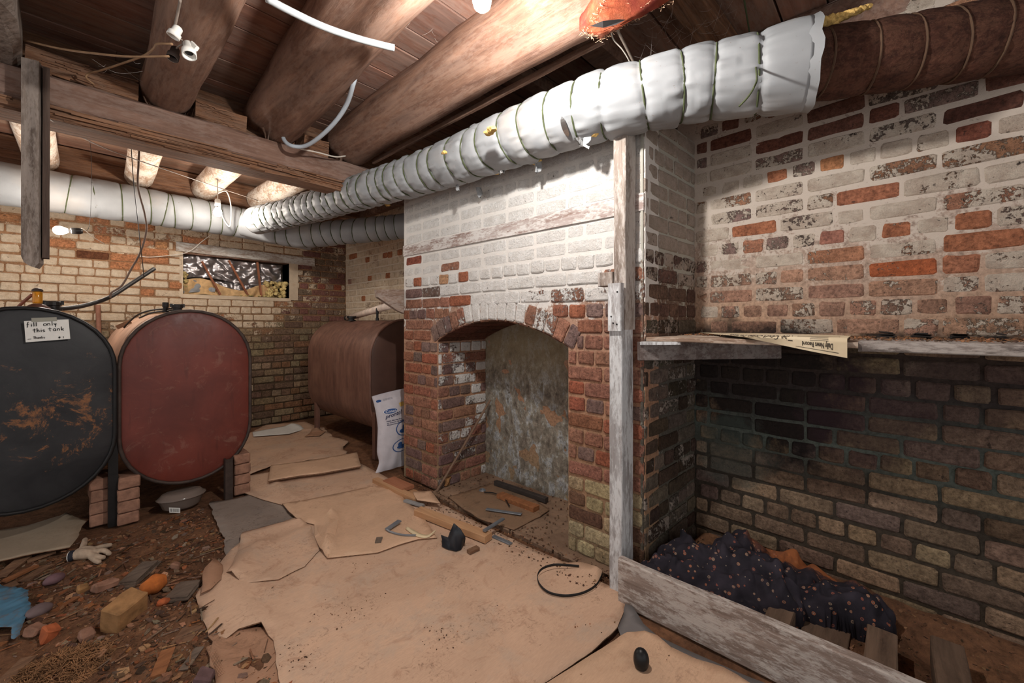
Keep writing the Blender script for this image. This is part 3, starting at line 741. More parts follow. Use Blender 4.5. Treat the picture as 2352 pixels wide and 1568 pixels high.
# far duct along the back wall
bp = [(-2.2, 4.88, 2.265), (-1.2, 4.88, 2.262), (-.4, 4.88, 2.26), (.2, 4.88, 2.257), (.7, 4.88, 2.25), (1.1, 4.87, 2.24), (1.55, 4.80, 2.20), (1.85, 4.72, 2.17)]
duct('white_duct', 'smooth white duct with wide panels along the back wall, above the tanks', bp, lambda f: .16-.012*sm(f, .6, .9),
     ties_px([155, 215, 278, 340, 378, 395, 432, 475, 505, 545]), m_vinyl, m_twine, 15, bulge=.07, wr=.5)
bp = [U(560, 512, Y=4.7), U(680, 540, Y=4.45), U(800, 532, Y=4.05), U(925, 520, Y=3.6), Vector((2.55, 3.35, H+.99))]
duct('white_duct', 'lower white wrapped duct passing behind the chimney breast, dusty pink in shade', bp, .125, ties_px([640, 668, 700, 725, 748, 772, 795, 820, 850, 872, 893, 912]), m_vinyl, m_twine, 25, bulge=.10)
# jute-wrapped pipe carrying on to the right
m_jute = wood('shaded_felt_wrap', rgb(44, 24, 18), rgb(92, 52, 38), rgb(104, 66, 48), axis=1, sc_=8, stretch=.6, world=True, bump=.008, rough=.95)  # browns lowered so the wrap carries the shade in its colour
rp_ = [U(1820, 158, z=H+.99), U(1950, 142, z=H+.99), U(2150, 112, z=H+.99), U(2350, 78, z=H+.99), U(2560, 45, z=H+.99)]
duct('wrapped_pipe', 'dark brown felt-wrapped pipe in shade above the alcove wall', rp_, .125, ties_px([1880, 1990, 2080, 2180, 2270]), m_jute, plain('brown_cord', rgb(92, 66, 48), .9), 35, bulge=.06, wr=1.2)

# ------------------------------------------------------------------ oil tanks
t = NT('red_oxide_paint', 0.45, spec=0.4); co = t.coord('World'); n1 = t.noise(co, 3, 6, .65, .6); n2 = t.noise(co, 9, 9, .75, 1.0); n3 = t.noise(t.coord('World', (14, 14, 1.5)), 2, 6)
c = t.ramp(n1, [(0.3, rgb(92, 36, 28)), (0.7, rgb(122, 50, 38))]); c = t.mix(t.sramp(n2, .56, .68, 0, .35), c, rgb(150, 112, 94)); c = t.mix(t.sramp(n3, .6, .7, 0, .35), c, rgb(60, 28, 22))
m_red = t.out(c, t.bump(n2, .0008), t.sramp(n2, .3, .7, .35, .65))
t = NT('black_enamel_rusting', 0.5, spec=0.35); co = t.coord('World'); n1 = t.noise(co, 3, 6, .65, .6); n2 = t.noise(co, 7, 10, .8, .5); n3 = t.noise(co, 2.2, 2)
c = t.ramp(n1, [(0.3, rgb(26, 26, 30)), (0.7, rgb(54, 54, 56))])
sb = t.n('ShaderNodeVectorMath', operation='DISTANCE'); t.l(co, sb.inputs[0]); sb.inputs[1].default_value = (.0, 3.38, .70)
c = t.mix(t.math('MULTIPLY', t.sramp(t.math('ADD', n2, t.sramp(sb.outputs['Value'], .1, .5, .07, -.14)), .56, .61, 0, .85), t.sramp(t.noise(co, 40, 5, .7), .35, .55, .2, 1)), c, rgb(150, 92, 48))
m_blk = t.out(c, t.bump(n2, .0015))
t = NT('brown_primer', 0.55, spec=0.35); co = t.coord('World', (1, 1, 1)); n1 = t.noise(t.coord('World', (12, 12, 2)), 1.5, 7, .7); n2 = t.noise(co, 4, 6)
c = t.ramp(n1, [(0.3, rgb(88, 56, 46)), (0.7, rgb(132, 90, 74))]); c = t.mix(t.sramp(n2, .5, .7, 0, .4), c, rgb(150, 108, 88)); m_brn = t.out(c)
m_shell = plain('pale_dusty_steel', rgb(176, 136, 112), .6, var=.1, scale=6)
m_shellk = plain('pale_rusty_steel', rgb(150, 120, 100), .6, var=.2, scale=8)
m_dsteel = plain('dark_pipe_steel', rgb(70, 56, 50), .6, .3, var=.2)
m_bsteel = plain('black_fitting', rgb(34, 32, 32), .45, .2)
def obround(w_, h_, n=18):
    r = w_/2; s = h_/2-r; pts = []
    for i in range(n+1): a = PI*i/n; pts.append((r*math.cos(a), s+r*math.sin(a)))
    for i in range(n+1): a = PI+PI*i/n; pts.append((r*math.cos(a), -s+r*math.sin(a)))
    return pts
def tank(name, label, x0, y0, zb, wd, ht, L, mface, mshell, mrim, legs):
    root = thing(name, label, 'oil tank', (x0+wd/2, y0+L/2, 0)); cx, cz = x0+wd/2, zb+ht/2; ob = obround(wd, ht); n = len(ob)
    def ring(k, y): return [(cx+x*k, y, cz+z*(1-(1-k)*wd/ht*1.0)) for x, z in ob]
    mb = MB(); R = [ring(1, y0+.015), ring(1, y0+L-.015)]
    for r_ in R: mb.v += r_
    mb.f = [(k, (k+1) % n, n+(k+1) % n, n+k) for k in range(n)]
    mb.build('shell', mshell, root, smooth=True)
    for nm, yy, sgn in (('end_plate', y0+.012, -1), ('back_plate', y0+L-.012, 1)):
        mb = MB(); ks = [(1.0, 0), (.985, .006), (.95, .010), (.85, .018), (.6, .028), (.3, .033)]
        for k, dy in ks: mb.v += ring(k, yy+sgn*dy)
        mb.v.append((cx, yy+sgn*.035, cz)); m = len(ks)
        for j in range(m-1): mb.f += [(j*n+k, j*n+(k+1) % n, (j+1)*n+(k+1) % n, (j+1)*n+k) for k in range(n)]
        mb.f += [((m-1)*n+k, (m-1)*n+(k+1) % n, m*n) for k in range(n)]
        mb.build(nm, mface, root, smooth=True)
    mb = MB(); rp2 = ring(1.004, y0+.006); rp2.append(rp2[0]); mb.tube(rp2, .011, 8, False).build('rolled_rim', mrim, root, smooth=True)
    for (lx, ly, zt) in legs: 
        MB().add([(lx-.022, ly-.02, 0), (lx+.022, ly-.02, 0), (lx+.022, ly-.012, 0), (lx-.014, ly-.012, 0), (lx-.014, ly+.025, 0), (lx-.022, ly+.025, 0),
                  (lx-.022, ly-.02, zt), (lx+.022, ly-.02, zt), (lx+.022, ly-.012, zt), (lx-.014, ly-.012, zt), (lx-.014, ly+.025, zt), (lx-.022, ly+.025, zt)],
                 [(0, 1, 2, 3, 4, 5), (6, 7, 8, 9, 10, 11)]+[(k, (k+1) % 6, 6+(k+1) % 6, 6+k) for k in range(6)]).build('leg', mrim, root)
    return root
tR = tank('oil_tank', 'dull red obround oil tank with scuffed end, standing in the middle', .222, 3.43, .172, .688, 1.128, 1.50, m_red, m_shell, m_dsteel, [(.77, 3.40, .28), (.262, 4.8, .45), (.868, 4.8, .42)])
tK = tank('oil_tank', 'black rust-spotted oil tank with a handwritten note taped on', -.50, 3.41, .215, .70, 1.085, 1.50, m_blk, m_shellk, m_bsteel, [(.195, 3.46, .62), (-.46, 3.45, .5), (.15, 4.8, .5), (-.46, 4.8, .5)])
tB = tank('oil_tank', 'brown oil tank on steel legs beside the chimney breast, partly hidden by it', 1.86, 3.45, .16, .69, 1.09, 1.42, plain('shaded_brown_end', rgb(84, 56, 46), .5, var=.1, scale=5), m_brn, m_brn, [(1.90, 3.43, .42), (1.93, 4.78, .42), (2.5, 3.5, .4), (2.5, 4.78, .4)])  # end plate darker than the shell, its shade put into the colour
# legs of brown tank reach further forward
# fittings
def cap(parent, name, x, y, z, r, h, mat, slots=True):
    mb = MB().rev([(r*1.15, 0), (r*1.15, h*.18), (r*.8, h*.22), (r*.8, h*.5), (r, h*.55), (r, h*.92), (r*.9, h)], (x, y, z), 16)
    if slots: mb.box(x-r*1.25, y-.006, z+h*.62, x-r*.7, y+.006, z+h*1.05).box(x+r*.7, y-.006, z+h*.62, x+r*1.25, y+.006, z+h*1.05)
    return mb.build(name, mat, parent)
p = U(403, 716, Y=3.55); cap(tR, 'fill_cap', p.x+.02, 3.62, 1.295, .032, .055, m_bsteel); cap(tR, 'vent_plug', p.x-.03, 3.72, 1.295, .018, .07, m_bsteel, False)
p = U(118, 708, Y=3.62); cap(tK, 'fill_cap', p.x+.005, 3.66, 1.295, .036, .055, m_bsteel)
# amber oil gauge on the black tank
g = thing('oil_gauge', 'small oil gauge with amber sight glass standing on the black tank', 'gauge', (-.115, 3.52, 1.295))
p = U(86, 705, Y=3.52); gx = p.x; g.location.x = gx
MB().rev([(.045, 0), (.05, .012), (.03, .03), (.018, .036)], (gx, 3.52, 1.293), 18).build('gauge_base', plain('rusty_flange', rgb(92, 52, 40), .6), g, smooth=True)
t = NT('amber_glass', .1); t.b.inputs['Transmission Weight'].default_value = .6; t.b.inputs['IOR'].default_value = 1.4; m_amber = t.out(rgb(236, 160, 30))
MB().rev([(.018, 0), (.020, .01), (.020, .062), (.016, .068)], (gx, 3.52, 1.33), 14).build('sight_glass', m_amber, g, smooth=True)
MB().rev([(.022, 0), (.022, .008), (.018, .014), (.008, .02)], (gx, 3.52, 1.397), 14).build('gauge_cap', m_dsteel, g, smooth=True)
mb = MB()
for a in (0.3, 1.9, 3.4, 5.0): mb.bar((gx+.021*math.cos(a), 3.52+.021*math.sin(a), 1.33), (gx+.021*math.cos(a), 3.52+.021*math.sin(a), 1.40), .005, .005)
mb.build('gauge_cage', m_dsteel, g)
# the note
no = thing('paper_note', 'white handwritten note taped to the face of the black tank', 'note', (0, 3.375, 1.2))
yn = 3.372
C4 = [U(55, 737, Y=yn), U(157.5, 733, Y=yn), U(161.5, 778, Y=yn), U(59, 786, Y=yn)]
m_paper = plain('white_paper', rgb(222, 220, 214), .8, var=.03, bump=.0003); m_ink = NT('black_ink', .6).out(rgb(24, 22, 24))
nv = []; nf = []
for j in range(5):
    for i in range(9):
        a = C4[0].lerp(C4[1], i/8); b = C4[3].lerp(C4[2], i/8); q = a.lerp(b, j/4); q.y += .0015*math.sin(i*.9)+(.0 if j else 0); nv.append(q)
MB().add(nv, [(j*9+i, j*9+i+1, j*9+i+10, j*9+i+9) for j in range(4) for i in range(8)]).build('note_sheet', m_paper, no)
T4 = [U(72, 730, Y=yn-.003), U(130, 728, Y=yn-.003), U(131, 737, Y=yn-.003), U(73, 739, Y=yn-.003)]
MB().add(T4, [(0, 1, 2, 3)]).build('tape_strip', NT('masking_tape', .7).out(rgb(150, 148, 134)), no)
def strokes(parent, name, polys, org, ex, ez, wd, mat, nrm):
    """handwriting: each stroke a flat ribbon on the sheet"""
    mb = MB(); org = Vector(org); ex = Vector(ex); ez = Vector(ez); nrm = Vector(nrm)
    for pl in polys:
        pts = [org+ex*a+ez*b for a, b in pl]
        if len(pl) > 2: pts = spline(pts, 5)
        vs = []
        for i, q in enumerate(pts):
            d = (pts[min(i+1, len(pts)-1)]-pts[max(i-1, 0)]).normalized(); sd = d.cross(nrm).normalized()*wd/2; vs += [q+sd+nrm, q-sd+nrm]
        mb.add(vs, [(2*i, 2*i+1, 2*i+3, 2*i+2) for i in range(len(pts)-1)])
    return mb.build(name, mat, parent, fix=False)
# letters on a unit x-height grid (x right, y up)
G = {'f': [[(.7, 1.9), (.45, 2.0), (.3, 1.6), (.25, .6), (.1, -.4)], [(-.05, 1.0), (.65, 1.05)]], 'i': [[(.3, 1), (.3, 0)], [(.3, 1.35), (.33, 1.5)]], 'l': [[(.3, 1.9), (.3, 0)]],
     'o': [[(.5, 1), (.1, .8), (.1, .2), (.5, 0), (.9, .3), (.85, .8), (.5, 1)]], 'n': [[(.1, 1), (.12, 0)], [(.12, .6), (.4, 1), (.7, .8), (.75, 0)]], 'y': [[(.1, 1), (.2, .4), (.5, .3), (.75, 1)], [(.75, 1), (.6, 0), (.4, -.7)]],
     't': [[(.35, 1.7), (.35, .2), (.6, 0)], [(-.2, 1.1), (.8, 1.1)]], 'h': [[(.1, 1.9), (.12, 0)], [(.12, .6), (.4, 1), (.7, .8), (.75, 0)]], 's': [[(.7, .95), (.25, .9), (.2, .6), (.7, .4), (.6, .05), (.1, .05)]],
     'a': [[(.75, 1), (.3, 1), (.1, .4), (.4, 0), (.75, .4)], [(.78, 1), (.78, .1), (.95, 0)]], 'k': [[(.15, 1.9), (.15, 0)], [(.75, 1), (.2, .5), (.8, 0)]], 'T': [[(-.1, 1.8), (1.2, 1.9)], [(.5, 1.85), (.4, 0)]],
     '-': [[(0, .5), (.9, .6)]], '#': [[(.2, 1.6), (.1, 0)], [(.6, 1.6), (.5, 0)], [(-.2, .9), (.9, 1.0)], [(-.2, .5), (.9, .6)]], '1': [[(.4, 1.6), (.4, 0)]], ' ': []}
def hand(txt, adv=1.15):
    out = []; x = 0
    for ch in txt:
        out += [[(a+x, b) for a, b in pl] for pl in G[ch]]; x += (.75 if ch in 'il1' else adv)
    return out
EX = (C4[1]-C4[0])/100; EZ = (C4[0]-C4[3])/50
def note_line(txt, px, py, sx, sz, wd, adv=1.15):
    strokes(no, 'writing', hand(txt, adv), U(px, py, Y=yn-.002), EX*sx, EZ*sz, wd, m_ink, (0, -.0012, 0))
note_line('fill', 62, 750, 7.0, 5.2, .0028); note_line('only', 100, 748, 7.6, 5.5, .0028); note_line('this', 77, 763, 6.6, 5.2, .0028); note_line('tank', 112, 760, 8.2, 5.0, .0028)
note_line('-', 64, 781, 9, 4, .002); note_line('Thanks', 77, 778, 3.7, 3.0, .0020, 1.2); note_line('#1', 135, 777, 5, 3.0, .0020, 1.8)

# ------------------------------------------------------------------ bulbs
t = NT('lit_bulb_near', .2); t.b.inputs['Emission Color'].default_value = (1, .97, .92, 1); t.b.inputs['Emission Strength'].default_value = BULB_NEAR; m_lit = t.out((1, 1, 1))
t = NT('lit_bulb_far', .2); t.b.inputs['Emission Color'].default_value = (1, .91, .80, 1); t.b.inputs['Emission Strength'].default_value = BULB_FAR; m_litf = t.out((1, 1, 1))
m_porc = plain('white_porcelain', rgb(226, 222, 214), .35, var=.04, spec=.5)
def bulb(name, label, c, ax, mat, sockmat):
    """glass envelope around c, neck along ax up to its socket"""
    root = thing(name, label, 'light bulb', c); ax = Vector(ax).normalized()
    MB().rev([(.006, -.031), (.018, -.027), (.027, -.017), (.031, 0), (.028, .014), (.021, .028), (.014, .042)], c, 16, ax).build('glass_globe', mat, root, smooth=True)
    MB().rev([(.014, .042), (.0145, .065)], c, 12, ax).build('screw_base', m_foil, root)
    MB().rev([(.019, .055), (.022, .06), (.022, .10), (.016, .115)], c, 14, ax).build('bulb_socket', sockmat, root, smooth=True)
    return root, Vector(c)+ax*.11
LN = U(1107, 3, z=H+1.05)
b1, e1 = bulb('light_bulb', 'bright bare bulb hanging near the thick log, brightest light in the room', LN, (.05, .1, 1), m_lit, m_porc)
MB().tube([e1, e1+Vector((.0, 0, .06)), (e1.x, e1.y, 2.69)], .004, 6).build('cord', m_porc, b1)
L2 = U(500, 488, Y=4.25)
b2, e2 = bulb('light_bulb', 'lit bare bulb hanging in front of the far duct', L2, (0, 0, 1), m_litf, m_porc)
L3 = U(136, 529, Y=4.3)
b3, e3 = bulb('light_bulb', 'lit bare bulb lying sideways beside the hanging stud, on the back wall side', L3, (1, .05, .12), m_litf, m_bsteel)
# ------------------------------------------------------------------ dirt floor
def F0(px, py, z=0.0): return U(px, py, z=z)
ramp_d = []
t = NT('cellar_dirt', 0.95, spec=0.1); co = t.coord('World'); n1 = t.noise(co, 3, 8, .7, .5); n2 = t.noise(co, 24, 8, .75, .4); n3 = t.noise(co, 110, 4, .7)
c = t.ramp(n1, [(0.3, rgb(96, 66, 48)), (0.5, rgb(132, 92, 66)), (0.7, rgb(158, 110, 76))])
c = t.mix(1.0, c, t.ramp(n2, [(0.3, (.45, .43, .42)), (0.5, (.95, .92, .9)), (0.7, (1.35, 1.25, 1.15))]), 'MULTIPLY'); c = t.mix(t.sramp(n3, .66, .72, 0, .6), c, rgb(176, 150, 124))
m_dirt = t.out(c, t.bump(n3, .004, 1, t.bump(n2, .012)))
t = NT('greasy_concrete', 0.85, spec=0.2); co = t.coord('World'); n1 = t.noise(co, 3, 8, .7, .5); n2 = t.noise(co, 30, 6, .7)
c = t.ramp(n1, [(0.3, rgb(110, 84, 66)), (0.7, rgb(160, 128, 102))]); c = t.mix(t.sramp(n2, .55, .7, 0, .5), c, rgb(88, 66, 52)); m_hearth = t.out(c, t.bump(n2, .003))
def rough_z(x, y):
    m = sm(.75-x, 0, .35)*sm(3.6-y, 0, .6)            # open dirt at the left
    a = sm(x, 1.62, 1.72)*sm(.86-y, 0, .1)            # alcove fill
    z = -.012+m*(.010+.030*fn((x, y, 0), 2.2)+.018*fn((x, y, 3), 7)+.008*fn((x, y, 5), 22))
    if a > 0: z += a*(.02+.03*fn((x, y, 0), 3)+.015*fn((x, y, 0), 12)+.05*sm(x, 2.1, 2.35))
    return z
fl = struct('floor', (0, 0, 0))
def gridmesh(name, x0, x1, y0, y1, d, zf, mat, par, mask=None):
    nx = int((x1-x0)/d); ny = int((y1-y0)/d); mb = MB()
    for j in range(ny+1):
        for i in range(nx+1): x = x0+(x1-x0)*i/nx; y = y0+(y1-y0)*j/ny; mb.v.append((x, y, zf(x, y)))
    mb.f = [(j*(nx+1)+i, j*(nx+1)+i+1, (j+1)*(nx+1)+i+1, (j+1)*(nx+1)+i) for j in range(ny) for i in range(nx)]
    return mb.build(name, mat, par, smooth=True, fix=False)
gridmesh('earth', -1.1, .8, .6, 3.6, .014, rough_z, m_dirt, fl)
gridmesh('earth', .8, 2.6, -1.2, 5.7, .03, rough_z, m_dirt, fl)
gridmesh('earth', -2.6, .8, 3.6, 5.7, .08, rough_z, m_dirt, fl)
gridmesh('earth', -2.6, .8, -2.0, .6, .05, rough_z, m_dirt, fl)
gridmesh('earth', -2.6, -1.1, .6, 3.6, .05, rough_z, m_dirt, fl)
# hearth slab
mb = MB(); hp = [(XB-.03, AY0-.05), (XBK, AY0-.05), (XBK, AY1+.05), (XB-.03, AY1+.05)]
gridmesh('hearth_slab', XB-.06, XBK, AY0-.3, AY1, .025, lambda x, y: .012+.006*fn((x, y, 1), 5)+.004*fn((x, y, 2), 25), m_hearth, fl)
# ------------------------------------------------------------------ loose chips on the dirt (nobody could count them)
def chip(mb, c, r, rs, col, flat=.25):
    n = rs.choice((4, 5, 6)); a0 = rs.random()*6; el = rs.uniform(.35, 1); h = r*flat*rs.uniform(.4, 1.4); tx, ty = rs.uniform(-.45, .45), rs.uniform(-.45, .45); ro = rs.random()*6
    vs = []
    for k in range(n):
        a = a0+2*PI*k/n+rs.uniform(-.3, .3); x = r*math.cos(a)*rs.uniform(.7, 1.1); y = r*math.sin(a)*el; x, y = x*math.cos(ro)-y*math.sin(ro), x*math.sin(ro)+y*math.cos(ro)
        vs.append((c[0]+x, c[1]+y, c[2]+x*tx+y*ty))
    top = [(x, y, z+h) for x, y, z in vs]
    mb.add(vs+top, [tuple(range(n, 2*n))]+[(k, (k+1) % n, n+(k+1) % n, n+k) for k in range(n)]); mb.c += [(*col, 1)]*(2*n)
t = NT('loose_litter', .9, spec=.15); a = t.n('ShaderNodeAttribute'); a.attribute_name = 'Col'; co = t.coord('World'); n2 = t.noise(co, 120, 5, .7)
m_litter = t.out(t.mix(1.0, a.outputs['Color'], t.ramp(n2, [(.3, (.6,)*3), (.7, (1.3,)*3)]), 'MULTIPLY'), t.bump(n2, .003))
CH = [rgb(128, 88, 62), rgb(150, 104, 72), rgb(104, 74, 54), rgb(84, 60, 46), rgb(168, 122, 86), rgb(120, 96, 78), rgb(150, 88, 52), rgb(140, 118, 98)]
rs = random.Random(77); mb = MB(); mb.c = []
for i in range(15000):
    x = rs.uniform(-.7, .62); y = rs.uniform(1.25, 3.35)
    d = fn((x, y, 8), 2.5)
    if rs.random() > .75+d: continue
    r = rs.uniform(.002, .008) if rs.random() < .86 else rs.uniform(.008, .022); chip(mb, (x, y, rough_z(x, y)+.0005), r, rs, jit(rs.choice(CH), rs, .3))
mb.build('dirt_litter', m_litter, None, fix=False, kind='stuff')
rs = random.Random(78); mb = MB(); mb.c = []
for i in range(420):   # slivers and twigs
    x = rs.uniform(-.6, .55); y = rs.uniform(1.3, 3.2); a = rs.gauss(.5, .7); L = rs.uniform(.02, .09); w_ = rs.uniform(.0015, .006)
    z = rough_z(x, y)+.006; dx, dy = math.cos(a)*L/2, math.sin(a)*L/2; k = len(mb.v)
    mb.bar((x-dx, y-dy, z), (x+dx, y+dy, z+rs.uniform(-.003, .008)), w_, w_*.6); mb.c += [(*jit(rs.choice(CH), rs, .3), 1)]*(len(mb.v)-k)
mb.build('wood_slivers', m_litter, None, fix=False, kind='stuff')
rs = random.Random(79); mb = MB(); mb.c = []
for i in range(4200):   # grit on the cardboard, hearth edge and alcove
    p = rs.random()
    if p < .4: q = F0(rs.gauss(900, 330), rs.uniform(1120, 1560)); z = .0135
    elif p < .62: y = rs.uniform(1.0, 2.9); q = Vector((1.80-rs.random()**2*.20, y, 0)); z = .012
    elif p < .72: q = Vector((rs.uniform(1.8, 2.3), rs.uniform(1.3, 2.4), 0)); z = .018
    else: q = Vector((rs.uniform(1.68, 2.35), rs.uniform(-.6, .8), 0)); z = rough_z(q.x, q.y)
    if not (-.1 < q.x < 2.35 and -.7 < q.y < 5): continue
    if p < .62 and q.x > 1.81: continue
    if p < .4 and fn((q.x, q.y, 2), 4.5) < .12+.15*rs.random(): continue
    if z == .0135 and (q.x < .42+.2*(2.3-q.y)*0 or q.y > 3): continue
    chip(mb, (q.x, q.y, z), rs.uniform(.001, .004)*(1.6 if rs.random() < .04 else 1) if p < .4 else rs.uniform(.002, .009), rs, jit(rs.choice(CH[:4]+[rgb(90, 60, 44)]), rs, .3))
mb.build('floor_grit', m_litter, None, fix=False, kind='stuff')

# ------------------------------------------------------------------ cardboard
def card_mat(name, base, stain, grey, seed=0.0, amt=1.0):
    t = NT(name, .85, spec=.15); co = t.coord('World', (1, 1, 1)); mp = co
    n1 = t.noise(mp, 2.1+seed*.1, 6, .6, .8); n2 = t.noise(mp, 7, 9, .78, .8); n3 = t.noise(mp, 55, 6, .75); n4 = t.noise(t.coord('World', (1.5, 8, 1)), 30, 4)
    c = t.ramp(n1, [(.3, tuple(x*.86 for x in base)), (.55, base), (.75, tuple(min(1, x*1.1) for x in base))])
    c = t.mix(t.sramp(n2, .54, .66, 0, .5*amt), c, stain); c = t.mix(t.sramp(t.noise(mp, 3.3, 8, .75, .4), .50, .66, 0, .6*amt), c, grey); c = t.mix(t.math('MULTIPLY', t.sramp(t.noise(mp, 4.5, 3), .5, .62), t.sramp(t.noise(mp, 34, 9, .8, 1.5), .52, .62, 0, .6*amt)), c, tuple(x*.45 for x in stain))
    c = t.mix(t.sramp(n3, .64, .70, 0, .65*amt), c, tuple(x*.4 for x in stain)); c = t.mix(1.0, c, t.ramp(n4, [(.3, (.93,)*3), (.7, (1.05,)*3)]), 'MULTIPLY')
    return t.out(c, t.bump(n2, .002))
m_card = card_mat('brown_cardboard', rgb(206, 166, 136), rgb(160, 112, 84), rgb(182, 160, 140))
m_card2 = card_mat('clean_cardboard', rgb(212, 170, 136), rgb(170, 122, 90), rgb(190, 156, 128), 3, .6)
m_card3 = card_mat('darker_cardboard', rgb(176, 130, 100), rgb(120, 82, 60), rgb(150, 122, 98), 6, 1.2)  # browner, darker base than the tan card
m_card4 = card_mat('dirty_dark_cardboard', rgb(140, 108, 82), rgb(96, 72, 54), rgb(120, 100, 80), 2, 1.4)
m_cardg = card_mat('grey_vinyl_sheet', rgb(150, 134, 122), rgb(112, 92, 78), rgb(124, 116, 110), 9)
m_cardl = card_mat('pale_dusty_card', rgb(166, 146, 122), rgb(130, 108, 86), rgb(150, 138, 120), 4, .5)
m_flute = plain('cardboard_edge', rgb(120, 84, 60), .9, var=.3, scale=90)
def inpoly(x, y, P):
    c = False; j = len(P)-1
    for i in range(len(P)):
        if (P[i][1] > y) != (P[j][1] > y) and x < (P[j][0]-P[i][0])*(y-P[i][1])/(P[j][1]-P[i][1])+P[i][0]: c = not c
        j = i
    return c
def sheet(name, label, outline, z, mat, cat='cardboard', zf=None, th=.004, edge=.035, seed=0, torn=.0, wav=.002, parent=None, world=None, group=None):
    """a thin sheet lying on the floor; zf(x, y) adds its curls and humps"""
    pts = [U(x, y, z=z) for x, y in outline] if world is None else [Vector((a, b, z)) for a, b in world]
    P = []
    for a, b in zip(pts, pts[1:]+pts[:1]):
        L = (b-a).length; n = max(1, int(L/edge))
        for k in range(n):
            q = a.lerp(b, k/n); nn = Vector((-(b-a).y, (b-a).x, 0)).normalized()
            if k and torn: q += nn*torn*(fn((q.x, q.y, seed), 12)+.6*fn((q.x, q.y, seed), 40))
            P.append(q)
    bm = bmesh.new(); V = [bm.verts.new(p) for p in P]; E = [bm.edges.new((V[i], V[(i+1) % len(V)])) for i in range(len(V))]
    bmesh.ops.triangle_fill(bm, edges=E, use_beauty=True)
    for _ in range(5):
        L = [e for e in bm.edges if e.calc_length() > edge*1.7 and not e.is_boundary]
        if not L: break
        bmesh.ops.subdivide_edges(bm, edges=L, cuts=1); bmesh.ops.triangulate(bm, faces=[f for f in bm.faces if len(f.verts) > 3])
        bmesh.ops.beautify_fill(bm, faces=bm.faces, edges=[e for e in bm.edges if not e.is_boundary])
    bmesh.ops.recalc_face_normals(bm, faces=bm.faces)
    if bm.faces and sum(f.normal.z for f in bm.faces) < 0: bmesh.ops.reverse_faces(bm, faces=bm.faces)
    for v in bm.verts:
        x, y = v.co.x, v.co.y; v.co.z = z+wav*fn((x, y, seed), 5)+(zf(x, y) if zf else 0)
    bot = {}; nf = []
    top = list(bm.faces); be = [(e.verts[0], e.verts[1], e.link_faces[0]) for e in bm.edges if e.is_boundary]
    for v in list(bm.verts): bot[v] = bm.verts.new((v.co.x, v.co.y, v.co.z-th))
    for f in top:
        nf.append(bm.faces.new([bot[v] for v in reversed(f.verts)]))
    rim = []
    for a, b, f in be:
        q = bm.faces.new((a, b, bot[b], bot[a])); q.material_index = 1; rim.append(q)
    for f in top+nf: f.smooth = True
    me = bpy.data.meshes.new(name); c0 = sum((p for p in P), Vector())/len(P); c0.z = z
    bmesh.ops.recalc_face_normals(bm, faces=bm.faces)
    if parent is not None: c0 = parent.location.copy()
    for v in bm.verts: v.co -= c0
    bm.to_mesh(me); bm.free(); me.materials.append(mat); me.materials.append(m_flute)
    o = bpy.data.objects.new(name, me); COL.objects.link(o)
    if parent is None: o.location = c0; tag(o, label, cat, group)
    else: o.parent = parent
    return o
def bend(px1, px2, amt, w, side=1):
    """a ridge along the floor line from px1 to px2"""
    a, b = F0(*px1), F0(*px2); d = (b-a); L = d.length; d.normalize()
    def f(x, y):
        q = Vector((x, y, 0))-Vector((a.x, a.y, 0)); s = q.dot(d); r = q.cross(d).z
        k = math.exp(-(max(0, -s, s-L)/w)**2) if (s < 0 or s > L) else 1
        return amt*math.exp(-(r/w)**2)*k
    return f
def curl(px1, px2, h, w):
    """edge turned up beyond the line px1-px2 (on its left side, looking from 1 to 2)"""
    a, b = F0(*px1), F0(*px2); d = (b-a).normalized(); L = (b-a).length
    def f(x, y):
        q = Vector((x, y, 0))-Vector((a.x, a.y, 0)); s = q.dot(d); r = -(q.cross(d).z)
        if s < -w or s > L+w: return 0
        return h*clamp(r/w)**1.5*sm(s, -w, w*.3)*sm(L-s, -w, w*.3)
    return f
def addf(*fs): return lambda x, y: sum(f(x, y) for f in fs)
sheet('cardboard_sheet', 'dark torn piece of cardboard at the bottom edge, beside the dirt', [(478, 1450), (560, 1432), (660, 1440), (800, 1500), (760, 1720), (560, 1720), (520, 1610), (494, 1560), (484, 1500)], .007, m_card3, torn=.03, seed=4, zf=bend((478, 1470), (540, 1610), .012, .03))
sheet('cardboard_sheet', 'largest sheet of scuffed tan cardboard, filling the middle of the floor',
      [(449, 1368), (476, 1330), (500, 1300), (530, 1262), (575, 1225), (700, 1180), (860, 1130), (1000, 1150), (1100, 1200), (1200, 1248), (1290, 1288), (1372, 1306), (1384, 1318), (1376, 1334), (1412, 1350), (1438, 1374), (1434, 1400), (1418, 1440), (1372, 1484), (1312, 1528), (1244, 1572), (1120, 1700), (700, 1700), (640, 1560), (628, 1470), (600, 1436), (548, 1446), (520, 1466), (478, 1456), (463, 1420)],
      .012, m_card, torn=.006, seed=1, th=.005, zf=addf(bend((560, 1300), (690, 1225), .014, .05), curl((1384, 1560), (1438, 1380), .0, .05), bend((500, 1320), (600, 1440), .016, .06), bend((1330, 1305), (1380, 1320), .02, .03)))
sheet('vinyl_sheet', 'greasy grey sheet on the dirt, beside the brick-propped leg of the red tank', [(482, 1152), (530, 1146), (640, 1118), (668, 1160), (680, 1200), (620, 1222), (560, 1240), (520, 1290), (512, 1230), (492, 1190)], .006, m_cardg, 'sheet', torn=.02, seed=7)
